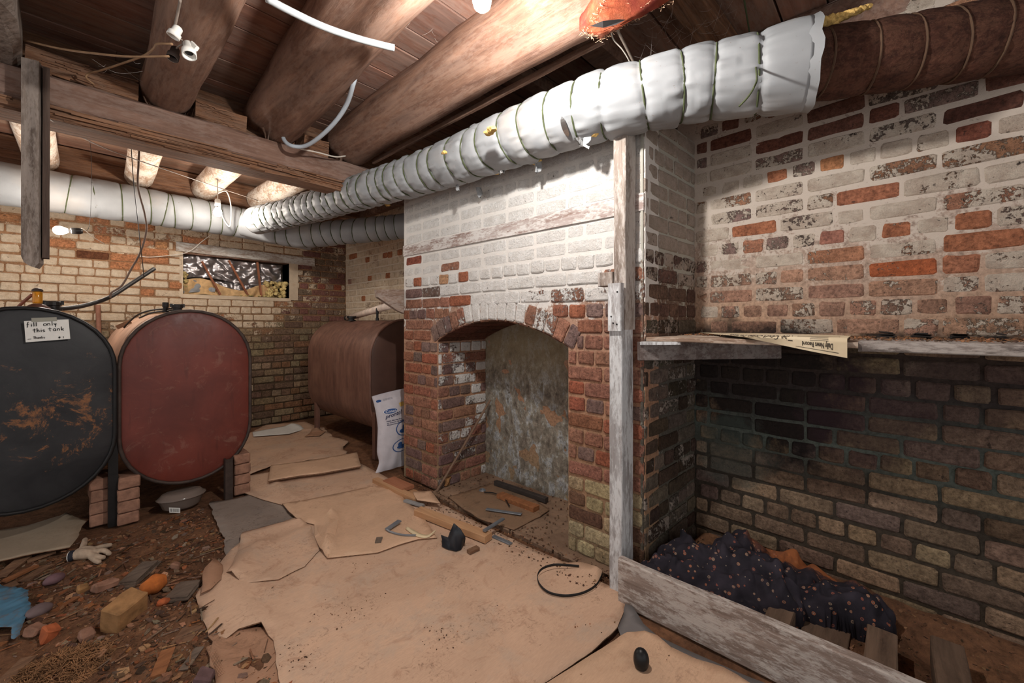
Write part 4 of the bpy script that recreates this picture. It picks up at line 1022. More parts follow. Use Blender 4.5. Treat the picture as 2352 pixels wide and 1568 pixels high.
sheet('cardboard_sheet', 'tan cardboard running along the foot of the back wall, under the white paper', [(545, 1088), (545, 1040), (560, 1000), (610, 975), (700, 968), (745, 985), (765, 1003), (800, 1012), (788, 1030), (800, 1043), (740, 1052), (620, 1070), (575, 1088)], .009, m_card, torn=.02, seed=8, zf=bend((700, 990), (760, 985), .02, .05))
sheet('cardboard_sheet', 'flat tan cardboard between the folded board and the red tank', [(556, 1094), (640, 1080), (820, 1060), (868, 1084), (930, 1120), (905, 1160), (800, 1165), (652, 1160), (600, 1146), (558, 1130)], .013, m_card, seed=9, zf=bend((632, 1112), (672, 1150), .02, .02))
sheet('cardboard_sheet', 'smooth tan cardboard sheet with one corner folded up beside the black scrap', [(648, 1156), (700, 1148), (860, 1115), (912, 1120), (930, 1148), (968, 1180), (1004, 1234), (960, 1238), (918, 1250), (868, 1268), (800, 1276), (752, 1281), (735, 1262), (722, 1230), (722, 1204), (690, 1196), (664, 1178)], .020, m_card2, seed=10, th=.005,
      zf=addf(bend((760, 1190), (752, 1270), .055, .028), bend((660, 1165), (668, 1195), .01, .02), bend((820, 1150), (905, 1130), .010, .02)))
sheet('cardboard_sheet', 'bent cardboard piece lying left of the folded corner', [(556, 1222), (640, 1200), (690, 1196), (715, 1208), (735, 1262), (700, 1300), (640, 1330), (560, 1340), (520, 1320), (545, 1270)], .017, m_card, torn=.008, seed=11, zf=addf(bend((560, 1240), (700, 1200), .02, .04), bend((540, 1330), (600, 1260), .03, .05)))  # same tan card as the largest sheet
sheet('cardboard_sheet', 'thick folded cardboard strip lying across the walkway', [(622, 1068), (700, 1058), (820, 1038), (829, 1070), (740, 1086), (688, 1092), (616, 1104), (618, 1090)], .045, m_card2, seed=12, th=.010, wav=.004, zf=lambda x, y: -.022*sm(y, 3.75, 3.95))
sheet('cardboard_sheet', 'pale dusty cardboard under the black tank, at the left edge', [(-60, 1225), (0, 1217), (60, 1207), (140, 1183), (152, 1176), (172, 1186), (204, 1192), (190, 1206), (182, 1228), (160, 1256), (80, 1270), (0, 1288), (-60, 1300)], .035, m_cardl, torn=.012, seed=13)
sheet('cardboard_sheet', 'tan cardboard with a torn-up point in the bottom right corner, under the black knob', [(1236, 1580), (1300, 1540), (1380, 1490), (1440, 1452), (1480, 1447), (1510, 1458), (1540, 1484), (1600, 1512), (1660, 1530), (1760, 1590), (1700, 1700), (1200, 1700)], .013, m_card2, torn=.005, seed=14, zf=addf(bend((1438, 1470), (1430, 1530), .012, .02)))
sheet('cardboard_sheet', 'stained cardboard patch lying inside the fireplace', [(1130, 1110), (1200, 1128), (1262, 1170), (1240, 1186), (1180, 1216), (1100, 1190), (1060, 1165), (1030, 1140)], .022, m_card4, seed=16, torn=.01)
sheet('cardboard_scrap', 'small square cardboard scrap at the corner of the chimney breast', [(948, 1128), (990, 1126), (1012, 1156), (958, 1148)], .05, m_card2, seed=17, zf=lambda x, y: .0, torn=.003)
sheet('cardboard_scrap', 'curled cardboard scrap near the leg of the brown tank', [(700, 1002), (722, 986), (748, 990), (735, 1000)], .02, m_card3, seed=18, zf=bend((705, 995), (742, 990), .03, .04))
# torn-up point under the knob
p = F0(1440, 1500, .014)
MB().add([F0(1418, 1535, .018), F0(1488, 1500, .018), U(1482, 1470, z=.05), U(1440, 1468, z=.05), F0(1410, 1532, .015), F0(1480, 1510, .015), U(1478, 1474, z=.045), U(1444, 1472, z=.045)],
         [(0, 1, 2, 3), (7, 6, 5, 4), (0, 4, 5, 1), (1, 5, 6, 2), (2, 6, 7, 3), (3, 7, 4, 0)])
k_ = tag(MB().rock(U(1473, 1512, z=.045), .034, (.8, .8, 1.15), seed=3, amp=.04, sub=3).build('rubber_ball', NT('black_rubber', .4).out(rgb(26, 27, 29)), None, smooth=True), 'round black rubber knob standing on the cardboard in the bottom right corner', 'rubber ball')
k_.location.z = -.003
# folded-up corner (a standing flap)
fa = [F0(727, 1206, .024), F0(741, 1262, .024), F0(752, 1280, .024), F0(768, 1240, .024), U(776, 1192, z=.085), U(752, 1207, z=.095)]
o = MB().add(fa+[v+Vector((.004, .002, -.004)) for v in fa], [(0, 1, 5), (1, 2, 3, 5), (3, 4, 5), (6, 11, 7), (7, 11, 9, 8), (9, 11, 10), (0, 6, 7, 1), (1, 7, 8, 2), (2, 8, 9, 3), (3, 9, 10, 4), (4, 10, 11, 5), (5, 11, 6, 0)]).build('cardboard_flap', m_card2)
tag(o, 'creased cardboard flap standing up in the middle of the floor', 'cardboard')
# brown lifted edge at left
o = sheet('cardboard_scrap', 'twisted dark brown cardboard scrap at the left edge of the largest sheet', [(462, 1362), (470, 1318), (492, 1296), (512, 1302), (508, 1330), (484, 1352)], .028, m_card3, seed=19, torn=.01, zf=bend((465, 1350), (500, 1300), .035, .04))
# grey vinyl strip beside the plank
sheet('vinyl_strip', 'shiny grey plastic sheeting tucked along the foot of the long plank', [(1436, 1396), (1452, 1400), (1478, 1432), (1510, 1460), (1600, 1502), (1760, 1572), (1900, 1660), (1700, 1700), (1600, 1560), (1500, 1500), (1430, 1470), (1418, 1440)], .006, NT('grey_plastic', .25, .1, .6).out(rgb(120, 116, 116)), 'plastic sheet', seed=20, wav=.006, zf=bend((1440, 1400), (1780, 1575), .02, .018))
# white paper at the back
sheet('paper_strip', 'long white paper strip lying near the foot of the back wall', [(580, 992), (620, 984), (668, 976), (676, 974), (700, 985), (664, 996), (600, 1001), (582, 1002)], .022, m_paper, 'paper', seed=21, th=.001, zf=bend((668, 980), (690, 985), .02, .05))
# dark oil stain shadows left to the light
# ------------------------------------------------------------------ posts, shelf, plank, sleepers at the alcove
m_wpost = wood('worn_white_post', rgb(120, 108, 102), rgb(198, 200, 204), rgb(212, 214, 216), axis=2, sc_=6, stretch=.05, world=True, bump=.002, dustamt=.8)
m_wpost2 = wood('grey_worn_post', rgb(96, 80, 70), rgb(176, 160, 148), rgb(196, 188, 182), axis=2, sc_=6, stretch=.05, world=True, bump=.002, dustamt=.6)
po = thing('wall_post', 'tall worn white timber post standing at the corner of the alcove', 'post', (1.755, .93, 0))
MB().bar((1.745, .928, 0), (1.745, .928, 1.19), .11, .064, up=(0, 1, 0), n=10, jit=.003, bev=.004).build('lower_post', m_wpost, po)
MB().bar((1.772, .925, 1.19), (1.772, .925, 2.12), .10, .060, up=(0, 1, 0), n=10, jit=.003, bev=.004).build('upper_post', m_wpost2, po)
sp = MB().bar((1.690, .925, 1.185), (1.690, .925, 1.40), .03, .066, up=(0, 1, 0), n=4, jit=.002, bev=.003).build('splice_block', m_wpost, po)
mb = MB()
for (a, b) in ((.91, 1.36), (.94, 1.25), (.93, 1.22), (.912, 1.215)): mb.rev([(.004, 0), (.004, .003)], (1.676, a, b), 8, (-1, 0, 0))
mb.build('nail_head', m_bsteel, sp)
o = MB().bar((1.74, 1.03, 1.425), (1.74, .955, 1.425), .06, .065, n=2, bev=.003).build('wood_stub', m_wpost2); tag(o, 'short sawn timber stub nailed to the left side of the tall post', 'block')
# shelf
m_shelf = wood('shelf_board', rgb(110, 84, 68), rgb(176, 146, 122), rgb(196, 178, 160), axis=1, sc_=6, stretch=.06, world=True, bump=.002, dustamt=.6)
sh = thing('wall_shelf', 'rough plank shelf across the alcove, littered with crumbs', 'shelf', (2.1, 0, 1.13))
MB().bar((1.965, .845, 1.146), (1.955, .09, 1.146), .27, .020, n=8, jit=.003, bev=.003).build('shelf_board', m_shelf, sh)
MB().bar((1.965, .088, 1.143), (1.935, -1.0, 1.140), .27, .036, n=10, jit=.003, bev=.004).build('shelf_board', m_greyy, sh)
MB().bar((2.245, .81, 1.143), (2.19, -1.0, 1.140), .27, .03, n=10, jit=.003, bev=.004).build('shelf_board', m_shelf, sh)
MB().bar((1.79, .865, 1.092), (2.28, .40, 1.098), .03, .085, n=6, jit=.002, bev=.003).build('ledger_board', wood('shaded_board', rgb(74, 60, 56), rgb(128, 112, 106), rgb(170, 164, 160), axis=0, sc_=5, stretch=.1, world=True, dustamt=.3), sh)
MB().bar((1.80, .86, 1.128), (1.86, .70, 1.132), .05, .014, n=2, jit=.001).build('shim', m_wpost, sh)
rs = random.Random(31); mb = MB(); mb.c = []
for i in range(1500):
    y = rs.uniform(-.5, .78); x = 2.34+.04*y-rs.random()**1.6*.5
    if x < 1.85 or (x < 2.02 and y > .15): continue
    chip(mb, (x, y, 1.163), rs.uniform(.002, .008), rs, jit(rs.choice([rgb(150, 100, 66), rgb(120, 84, 60), rgb(90, 70, 56), rgb(178, 120, 80)]), rs, .2), .4)
mb.build('shelf_crumbs', m_litter, None, fix=False, kind='stuff')
m_char = NT('charred_flake', .8).out(rgb(44, 38, 36))
for k, (px, py, s_, lab) in enumerate(((2038, 777, .036, 'black charred flake beside the end of the newspaper on the shelf'), (2118, 776, .034, 'pointed black charred flake, second along the right half of the shelf'),
      (2205, 787, .030, 'flat layered dark flake, third along the right half of the shelf'), (2300, 796, .018, 'small dark crumb near the right end of the shelf'))):
    c_ = U(px, py, X=2.20); c_.z = 1.159; mb = MB(); r = random.Random(k)
    for j in range(5):
        a = r.uniform(-.3, .3)-.5; L = s_*(1-.1*j); q = c_+Vector((r.uniform(-.006, .006), r.uniform(-.006, .006), .003+.0045*j))
        mb.bar(q-Vector((math.sin(a)*L*.4, math.cos(a)*L, 0)), q+Vector((math.sin(a)*L*.4, math.cos(a)*L, r.uniform(-.002, .006))), s_*.8, .004, n=4, jit=.006, seed=j+k*7)
    tag(mb.build('charred_flake', m_char), lab, 'debris', 'charred flakes on the shelf')
# newspaper
t = NT('old_newsprint', .8, spec=.15); co = t.coord('World'); m_news = t.out(t.ramp(t.noise(co, 8, 5), [(.3, rgb(198, 176, 140)), (.7, rgb(220, 202, 170))]))
nw = thing('newspaper', 'yellowed upside-down newspaper page drooping over the front edge of the shelf', 'newspaper', (1.83, .2, 1.17))
back = [U(1545, 757, z=1.169), U(1640, 760, z=1.169), U(1720, 763, z=1.169), U(1800, 767, z=1.17), U(1880, 769, z=1.17), U(1963, 773, z=1.17)]
frt = [U(1552, 759, z=1.168), U(1640, 767, z=1.167), U(1700, 773, X=1.835), U(1770, 787, X=1.818), U(1860, 806, X=1.806), U(1946, 822, X=1.80)]
bs = spline(back, 5); fs = spline(frt, 5); NV = []; M_ = 10
def news(u, v, off=0.0):
    """u 0..1 along, v 0 back edge .. 1 front edge"""
    i = u*(len(bs)-1); k = min(int(i), len(bs)-2); f_ = i-k; a = bs[k].lerp(bs[k+1], f_); b = fs[k].lerp(fs[k+1], f_)
    e = Vector((min(b.x, 1.806) if b.z < 1.165 else b.x, b.y, 1.168)); q = a.lerp(e, v/.6) if v < .6 else e.lerp(b, (v-.6)/.4)
    q.z += .006*math.sin(min(1, v/.6)*PI)*sm(u, .3, .8)
    return q+Vector((-off*.6, 0, off))
for j in range(M_+1):
    for i in range(31): NV.append(news(i/30, j/M_))
MB().add(NV, [(j*31+i, j*31+i+1, (j+1)*31+i+1, (j+1)*31+i) for j in range(M_) for i in range(30)]).build('news_page', m_news, nw, smooth=True)
def warp_text(parent, name, body, size, mapf, mat, offx=0, offy=0, bold=0.0, shear=0.0, sub=0):
    """lettering turned into a mesh and laid on a surface by mapf(x, y)"""
    cu = bpy.data.curves.new(name, 'FONT'); cu.body = body; cu.size = size; cu.offset = bold; cu.shear = shear; cu.resolution_u = 2
    tmp = bpy.data.objects.new(name, cu); COL.objects.link(tmp); dg = bpy.context.evaluated_depsgraph_get(); me = bpy.data.meshes.new_from_object(tmp.evaluated_get(dg))
    bpy.data.objects.remove(tmp); bpy.data.curves.remove(cu); me.name = name
    off = parent.location
    for v in me.vertices: v.co = Vector(mapf(v.co.x+offx, v.co.y+offy))-off
    me.materials.clear(); me.materials.append(mat); o = bpy.data.objects.new(name, me); COL.objects.link(o); o.parent = parent; return o
m_print = NT('faded_print', .8).out(rgb(70, 60, 50))
# upside down: text runs from the right end back to the left
def nmap(s, v0): return lambda x, y: news(clamp(.98-x*s), clamp(v0-0+y*s*2.2), .0015)
warp_text(nw, 'headline', 'The Court Ducks An Issue', .060, lambda x, y: news(clamp(.715-x*.62), clamp(.50+y*6.5), .0018), m_print, bold=.001)
warp_text(nw, 'masthead', 'Daily News Record', .045, lambda x, y: news(clamp(.925-x*.46), clamp(.74+y*4.5), .0018), m_print, bold=.0012)
mb = MB()
for (u0, v0, u1, v1) in ((.73, .50, .96, .515), (.73, .93, .955, .945), (.73, .50, .733, .945), (.952, .50, .955, .945)):
    q = [news(u0, v0, .0016), news(u1, v0, .0016), news(u1, v1, .0016), news(u0, v1, .0016)]; mb.add(q, [(0, 1, 2, 3)])
for i in range(4):
    v = .54+i*.045; mb.add([news(.80, v, .0016), news(.9, v, .0016), news(.9, v+.012, .0016), news(.80, v+.012, .0016)], [(0, 1, 2, 3)])
mb.build('printed_rules', m_print, nw, fix=False)
# plank on edge and sleepers
m_plk = wood('worn_grey_plank', rgb(104, 84, 74), rgb(166, 146, 134), rgb(196, 186, 178), axis=1, sc_=6, stretch=.08, world=True, bump=.003, dustamt=.7)
o = MB().bar((1.655, .885, .097), (1.655, -1.1, .097), .036, .195, n=30, jit=.004, bev=.004).build('long_plank', m_plk); tag(o, 'long grey plank standing on edge in front of the alcove floor', 'plank')
m_slp = wood('old_sleeper_wood', rgb(76, 58, 46), rgb(128, 102, 82), rgb(120, 92, 74), axis=0, sc_=6, stretch=.08, world=True, bump=.004, dustamt=.4)
for lab, y, x1, hz in (('sleeper timber nearest the tall post, half under the cloth', .325, 2.05, .098), ('middle sleeper timber, lying between plank and alcove wall', .035, 2.03, .098), ('sleeper timber nearest the bottom right corner', -.135, 2.11, .10)):
    o = MB().bar((1.675, y, hz/2+.003), (x1, y, hz/2+.003), .084, hz, n=6, jit=.003, bev=.004).build('floor_sleeper', m_slp); tag(o, lab, 'timber', 'sleepers on the alcove floor')
o = MB().bar((1.70, .20, .03), (2.12, .19, .03), .14, .028, n=6, jit=.004, bev=.003).build('loose_board', m_slp); tag(o, 'low flat board lying between the first two sleepers', 'board')
o = MB().rock((1.83, -.06, .03), .04, (1.2, .8, .6), seed=4, amp=.5, sub=2).build('rubble_lump', m_slp); tag(o, 'dark chunk lying between the two nearest sleepers', 'rubble')

# ------------------------------------------------------------------ floral cloth heap
t = NT('navy_floral_cotton', .85, spec=.2); co = t.coord('World'); vo = t.n('ShaderNodeTexVoronoi'); t.l(co, vo.inputs['Vector']); vo.inputs['Scale'].default_value = 46; vo.inputs['Randomness'].default_value = .9
dd = vo.outputs['Distance']; pick = t.n('ShaderNodeSeparateColor'); t.l(vo.outputs['Color'], pick.inputs[0])
c = t.ramp(t.noise(co, 12, 6), [(.3, rgb(30, 27, 34)), (.7, rgb(54, 48, 58))])
ringm = t.math('MULTIPLY', t.math('LESS_THAN', dd, .30), t.math('GREATER_THAN', dd, .16)); ringm = t.math('MULTIPLY', ringm, t.math('GREATER_THAN', pick.outputs[0], .45))
dot = t.math('MULTIPLY', t.math('LESS_THAN', dd, .11), t.math('GREATER_THAN', pick.outputs[0], .25))
fc = t.ramp(pick.outputs[1], [(.2, rgb(150, 80, 64)), (.5, rgb(158, 136, 112)), (.75, rgb(176, 100, 66))])
c = t.mix(t.math('MULTIPLY', ringm, .75), c, fc); c = t.mix(t.math('MULTIPLY', dot, .7), c, rgb(170, 150, 126))
xyz = t.n('ShaderNodeSeparateXYZ'); t.l(co, xyz.inputs[0])
# orange dirt dusted over the ridge by the wall
s_ = t.math('ADD', xyz.outputs[0], t.math('MULTIPLY', t.math('SUBTRACT', t.noise(co, 14, 8, .8), .5), .35)); c = t.mix(t.math('MULTIPLY', t.sramp(s_, 2.17, 2.30, 0, .8), t.math('LESS_THAN', xyz.outputs[1], .52)), c, rgb(176, 96, 46))
m_cloth = t.out(c, t.bump(t.noise(co, 300, 2), .0006))
H0 = [(1.80, .74, .17, .10, .13, .3), (1.95, .60, .20, .15, .16, .4), (2.12, .50, .19, .13, .18, -.4), (2.02, .42, .21, .12, .14, .2), (2.13, .30, .17, .10, .16, -.3), (1.80, .50, .13, .09, .12, .6), (2.09, .16, .19, .07, .12, .25), (2.18, .14, .14, .08, .12, .1), (2.0, .74, .16, .14, .09, 0), (2.24, .34, .13, .08, .16, 0)]
def cloth_h(x, y):
    wx = x+.045*fn((x, y, 2), 5)+.008*fn((x, y, 5), 18); wy = y+.045*fn((x, y, 7), 5)+.008*fn((x, y, 9), 18); h = 0
    for (cx, cy, a, ax, ay, ro) in H0:
        dx, dy = wx-cx, wy-cy; u_ = dx*math.cos(ro)+dy*math.sin(ro); v_ = -dx*math.sin(ro)+dy*math.cos(ro)
        q = (u_/(ax*1.25))**2+(v_/(ay*1.25))**2
        if q < 1: h = max(h, a*(1-q)**.42)
    if h <= 0: return -.05
    f1 = abs(fn((wx*1.0+wy*.35, wy*.5, 1), 9)); f2 = abs(fn((wx*.6, wy*1.1+wx*.4, 4), 17))
    f3 = abs(fn((wx*.45+wy*.2, wy*1.0-wx*.5, 8), 13))
    return h*.85+(.085*f1+.05*f3)*min(1, h/.08)+.03*f2-.03
nx, ny = 150, 190; mb = MB(); x0, x1, y0, y1 = 1.68, 2.38, -.02, .86; idx = {}
for j in range(ny+1):
    for i in range(nx+1):
        x = x0+(x1-x0)*i/nx; y = y0+(y1-y0)*j/ny; h = cloth_h(x, y); mb.v.append((x+.02*fn((x, y, h), 14), y+.02*fn((y, x, h), 14), h+.02))
for j in range(ny):
    for i in range(nx):
        q = (j*(nx+1)+i, j*(nx+1)+i+1, (j+1)*(nx+1)+i+1, (j+1)*(nx+1)+i)
        if max(mb.v[k][2] for k in q) > .0: mb.f.append(q)
o = mb.build('floral_cloth', m_cloth, None, smooth=True, fix=False); me = o.data
bm = bmesh.new(); bm.from_mesh(me); bmesh.ops.delete(bm, geom=[v for v in bm.verts if not v.link_faces], context='VERTS'); bm.to_mesh(me); bm.free()
tag(o, 'crumpled dark navy floral cloth heaped in the alcove corner, dusted with orange dirt', 'cloth')

# ------------------------------------------------------------------ loose bricks
m_lbrick = plain('loose_brick', rgb(150, 106, 84), .9, var=.2, scale=26, bump=.004); m_lbrick2 = plain('yellowish_brick', rgb(158, 112, 66), .9, var=.2, scale=26, bump=.004)
def rbox(c, sx, sy, sz, rz=0, rx=0, ry=0, bev=.006, seed=0, j=.003):
    bm = bmesh.new(); bmesh.ops.create_cube(bm, size=1); 
    for v in bm.verts: v.co = Vector((v.co.x*sx, v.co.y*sy, v.co.z*sz))
    bmesh.ops.bevel(bm, geom=bm.edges[:], offset=bev, segments=1, affect='EDGES')
    bmesh.ops.subdivide_edges(bm, edges=[e for e in bm.edges if e.calc_length() > .03], cuts=2, use_grid_fill=True)
    M = Matrix.Translation(Vector(c)) @ Euler((rx, ry, rz)).to_matrix().to_4x4(); mb = MB()
    for v in bm.verts: n_ = Vector((fn(v.co, 22, seed), fn(v.co, 22, seed+5), fn(v.co, 22, seed+9)))*j; mb.v.append(tuple(M @ (v.co+n_)))
    bm.verts.index_update(); mb.f = [tuple(v.index for v in f.verts) for f in bm.faces]; bm.free(); return mb
ORD = ['bottom', 'second', 'third', 'topmost']
for pi, (px_, py_, name_, n_) in enumerate(((.148, 3.60, 'the left brick stack between the black and red tanks', 4), (.262, 3.50, 'the brick stack under the left side of the red tank', 4), (.855, 3.50, 'the brick stack propping the right side of the red tank', 4))):
    r = random.Random(pi+50)
    for k in range(n_):
        o = rbox((px_+r.uniform(-.004, .004), py_, .004+.035+k*.072), .098, .20, .068, r.uniform(-.05, .05), seed=pi*10+k).build('brick', m_lbrick)
        tag(o, '%s brick in %s' % (ORD[k], name_), 'brick', 'bricks stacked under the tanks')
def ground(px, py): q = F0(px, py); q.z = rough_z(q.x, q.y); return q
q = ground(280, 1445); tag(rbox((q.x+.01, q.y+.03, q.z+.045), .12, .085, .105, .62, .22, -.15, seed=4, j=.0045, bev=.005).build('half_brick', m_lbrick2), 'large tan half brick lying on the dirt in the lower left', 'brick')
q = ground(352, 1372); tag(MB().rock((q.x, q.y+.02, q.z+.03), .046, (1.15, .9, .8), seed=9, amp=.3, rot=.5, sub=3).build('orange_rock', plain('orange_lump', rgb(186, 96, 34), .9, var=.3, scale=18, bump=.005), smooth=True), 'rounded bright orange lump beside the tan half brick', 'rock')
q = ground(374, 1393); tag(MB().rock((q.x, q.y, q.z+.012), .020, (1.2, .9, .7), seed=3).build('brick_crumb', plain('orange_crumb', rgb(172, 84, 44), .9, var=.3)), 'small orange crumb just below the rounded orange lump', 'rubble')
for k, (px, py, s_, lab) in enumerate(((124, 1330, .036, 'smooth purple-grey stone near the wood scraps'), (90, 1418, .038, 'smooth grey stone beside the blue plastic'))):
    q = ground(px, py); tag(MB().rock((q.x, q.y, q.z+.018), s_, (1.1, .85, .62), seed=k+20, amp=.08, rot=.6, sub=3).build('smooth_stone', plain('grey_stone', rgb(112, 92, 92) if k else rgb(116, 84, 90), .7, var=.12), smooth=True), lab, 'stone')
q = ground(114, 1465); tag(rbox((q.x, q.y, q.z+.022), .05, .045, .05, .4, .3, .2, seed=8, j=.012).build('brick_chunk', plain('orange_brick', rgb(182, 90, 48), .9, var=.2)), 'orange brick chunk below the smooth grey stone', 'brick')
q = ground(82, 1460); tag(rbox((q.x, q.y, q.z+.018), .05, .05, .035, .9, .2, .1, seed=9, j=.012).build('brick_chunk', m_lbrick), 'brown brick chunk left of the orange one', 'brick')
q = ground(242, 1360); tag(rbox((q.x, q.y, q.z+.02), .085, .045, .035, .35, .1, .1, seed=19, j=.01).build('brick_chunk', m_lbrick), 'long brick fragment up from the tan half brick', 'brick')
q = ground(188, 1360); tag(rbox((q.x, q.y, q.z+.016), .04, .035, .03, .35, .3, .1, seed=29, j=.01).build('brick_chunk', m_lbrick2), 'small orange-tan chunk left of the long brick fragment', 'brick')
q = ground(198, 1465); tag(rbox((q.x, q.y, q.z+.014), .045, .05, .03, .2, .3, .1, seed=39, j=.01).build('brick_chunk', m_lbrick), 'dull brown chunk left of the tan half brick', 'brick')
q = ground(403, 1308); tag(rbox((q.x, q.y, q.z+.014), .05, .035, .03, 1.1, .3, .1, seed=49, j=.01).build('brick_chunk', m_lbrick), 'reddish chunk right of the layered grey slab', 'brick')
q = ground(465, 1565); tag(rbox((q.x, q.y-.02, q.z+.012), .06, .05, .04, 1.1, .3, .1, seed=59, j=.01).build('brick_chunk', plain('plum_stone', rgb(104, 76, 76), .9, var=.2)), 'plum-coloured chunk at the very bottom edge, right of the dirt', 'stone')
# layered slab of rotten card, wood scraps
def scrap(px, py, L, w_, th, ang, lab, mat, name='wood_scrap', cat='wood', lift=.0, layers=1, tilt=.04, seed=0):
    q = ground(px, py); mb = MB(); r = random.Random(seed+int(px))
    for k in range(layers):
        a = ang+r.uniform(-.12, .12)*(k > 0); d = Vector((math.cos(a), math.sin(a), 0)); z0 = q.z+th*(k+.5)+.002+lift
        o_ = Vector((r.uniform(-.01, .01), r.uniform(-.01, .01), 0))*(k > 0)
        A = Vector((q.x, q.y, z0))-d*L/2*(1-.12*k)+o_; B = Vector((q.x, q.y, z0+tilt*L))+d*L/2*(1-.12*k)+o_
        mb.bar(A, B, w_*(1-.1*k), th*.85, n=8, jit=min(.006, w_*.12), seed=seed+k*3)
    return tag(mb.build(name, mat), lab, cat)
m_scw = wood('old_brown_scrap', rgb(96, 66, 48), rgb(158, 116, 84), axis=0, sc_=8, stretch=.3, world=True, bump=.003); m_scg = wood('grey_scrap', rgb(84, 70, 60), rgb(138, 118, 102), axis=0, sc_=8, stretch=.3, world=True, bump=.003)
m_sco = wood('orange_scrap', rgb(120, 70, 40), rgb(178, 112, 66), axis=0, sc_=8, stretch=.3, world=True, bump=.003)
scrap(318, 1322, .20, .085, .008, .95, 'layered grey slab of rotten cardboard on the dirt', m_scg, 'layered_slab', 'cardboard', layers=3)
scrap(420, 1365, .13, .10, .007, 1.0, 'flat dark scrap right of the orange lump, by the large cardboard', m_scg, 'card_scrap', 'cardboard', layers=2)
scrap(430, 1460, .09, .07, .003, .9, 'pale oval scrap of card lying on the dirt near the large cardboard', m_scw, 'card_scrap', 'cardboard')
scrap(30, 1305, .17, .05, .010, 1.15, 'broad tan wood scrap at the left edge, below the pale cardboard', m_scw, layers=1, seed=2)
scrap(48, 1322, .12, .028, .010, .6, 'orange-brown wood scrap crossing the pile at the left edge', m_sco, seed=3, lift=.008)
scrap(82, 1316, .12, .05, .008, .9, 'grained tan wood scrap left of the purple-grey stone', m_scw, seed=4)
scrap(14, 1348, .07, .05, .010, .3, 'short tan scrap directly above the blue plastic', m_scw, seed=5)
scrap(95, 1280, .10, .03, .014, .15, 'chunky pale scrap under the edge of the pale cardboard', m_scw, seed=6)
scrap(150, 1395, .09, .03, .008, .7, 'mossy tan sliver right of the grey stone', m_sco, seed=7)
scrap(375, 1530, .12, .04, .006, 1.2, 'tan bark sliver near the bottom edge of the dirt', m_sco, seed=8)
scrap(440, 1515, .10, .03, .006, .9, 'dark brown sliver beside the corrugated strip', m_scg, seed=9)
scrap(20, 1550, .16, .05, .006, 1.0, 'long brown board fragment in the bottom left corner', m_scw, seed=10)
scrap(1015, 1128, .0001, .0001, .001, 0, 'x', m_scw) if False else None
# corrugated strip
mb = MB(); a, b = F0(482, 1492), F0(510, 1560); mb.bar(a+Vector((0, 0, .012)), b+Vector((0, 0, .012)), .022, .004, n=2)
for k in range(26): q = a.lerp(b, (k+.5)/26); d = (b-a).normalized(); s_ = Vector((-d.y, d.x, 0)); mb.bar(q-s_*.010+Vector((0, 0, .016)), q+s_*.010+Vector((0, 0, .016)), .004, .003)
tag(mb.build('corrugated_strip', m_card3), 'narrow strip of torn corrugated cardboard by the bottom edge', 'cardboard')
# fluffy orange fibre mat bottom left
rs = random.Random(12); mb = MB(); cc = ground(120, 1545)
for i in range(1800):
    a = rs.uniform(0, 6.28); r = .14*math.sqrt(rs.random()); x = cc.x+r*math.cos(a)*1.05; y = cc.y+r*math.sin(a)*.8; z = rough_z(x, y)+rs.uniform(0, .028)*(1-r/.16); b_ = rs.uniform(0, 6.28); L = rs.uniform(.01, .03)
    mb.bar((x, y, z), (x+math.cos(b_)*L, y+math.sin(b_)*L, z+rs.uniform(-.006, .01)), .002, .0012)
o = mb.build('fibre_mat', plain('rusty_fibre', rgb(150, 104, 66), .95, var=.3), None, fix=False); tag(o, 'frayed orange-brown fibre mat in the bottom left corner of the dirt', 'fibre mat')
# blue plastic
def bl(x, y): return .014+.018*abs(fn((x, y, 3), 7))+.010*abs(fn((x, y, 6), 22))
t = NT('blue_plastic', .45, spec=.4); co = t.coord('World'); m_tarp = t.out(t.mix(t.sramp(t.noise(co, 16, 8, .75), .5, .62, 0, .8), rgb(76, 128, 160), rgb(112, 92, 78)))
sheet('blue_tarp', 'crumpled blue plastic sheet at the left edge', [(-70, 1345), (0, 1352), (40, 1358), (68, 1362), (66, 1382), (70, 1408), (52, 1448), (32, 1480), (24, 1448), (0, 1452), (-70, 1470)], .012, m_tarp, 'plastic sheet', seed=31, th=.001, zf=bl, edge=.016, torn=.01)
# glove
gl = thing('work_glove', 'dirty cream work glove lying palm up on the dirt, dark cuff', 'glove', tuple(ground(185, 1285)))
W_ = [ground(168, 1283), ground(192, 1278), ground(215, 1276)]
for v in W_: v.z += .022
mb = MB(); palm = spline([W_[0], W_[1], W_[2]+Vector((0, 0, -.003))], 5)
def sq(i, th): return 1.0
mb.tube(palm, [.026, .031, .034, .036, .038, .039, .039, .038, .036, .034, .031][:len(palm)], 14, True, lambda i, th: .62+.38*abs(math.sin(th)))
def finger(pts, r0, r1, curl_=0):
    P = [Vector(ground(x, y))+Vector((0, 0, h)) for x, y, h in pts]; P = spline(P, 5); n = len(P); mb.tube(P, [(r0+(r1-r0)*i/(n-1))*(1 if i < n-1 else .55) for i in range(n)], 10)
finger([(186, 1280, .03), (193, 1262, .034), (196, 1250, .03)], .015, .012)
finger([(212, 1280, .02), (232, 1283, .02), (242, 1280, .016)], .014, .011)
finger([(214, 1276, .022), (238, 1274, .026), (254, 1276, .02)], .014, .011)
finger([(214, 1272, .022), (236, 1266, .03), (258, 1258, .028)], .014, .011)
finger([(208, 1282, .016), (222, 1289, .016), (232, 1289, .012)], .013, .010)
o = mb.build('glove_body', plain('dirty_cream_cotton', rgb(176, 152, 128), .9, var=.15, scale=30), gl, smooth=True)
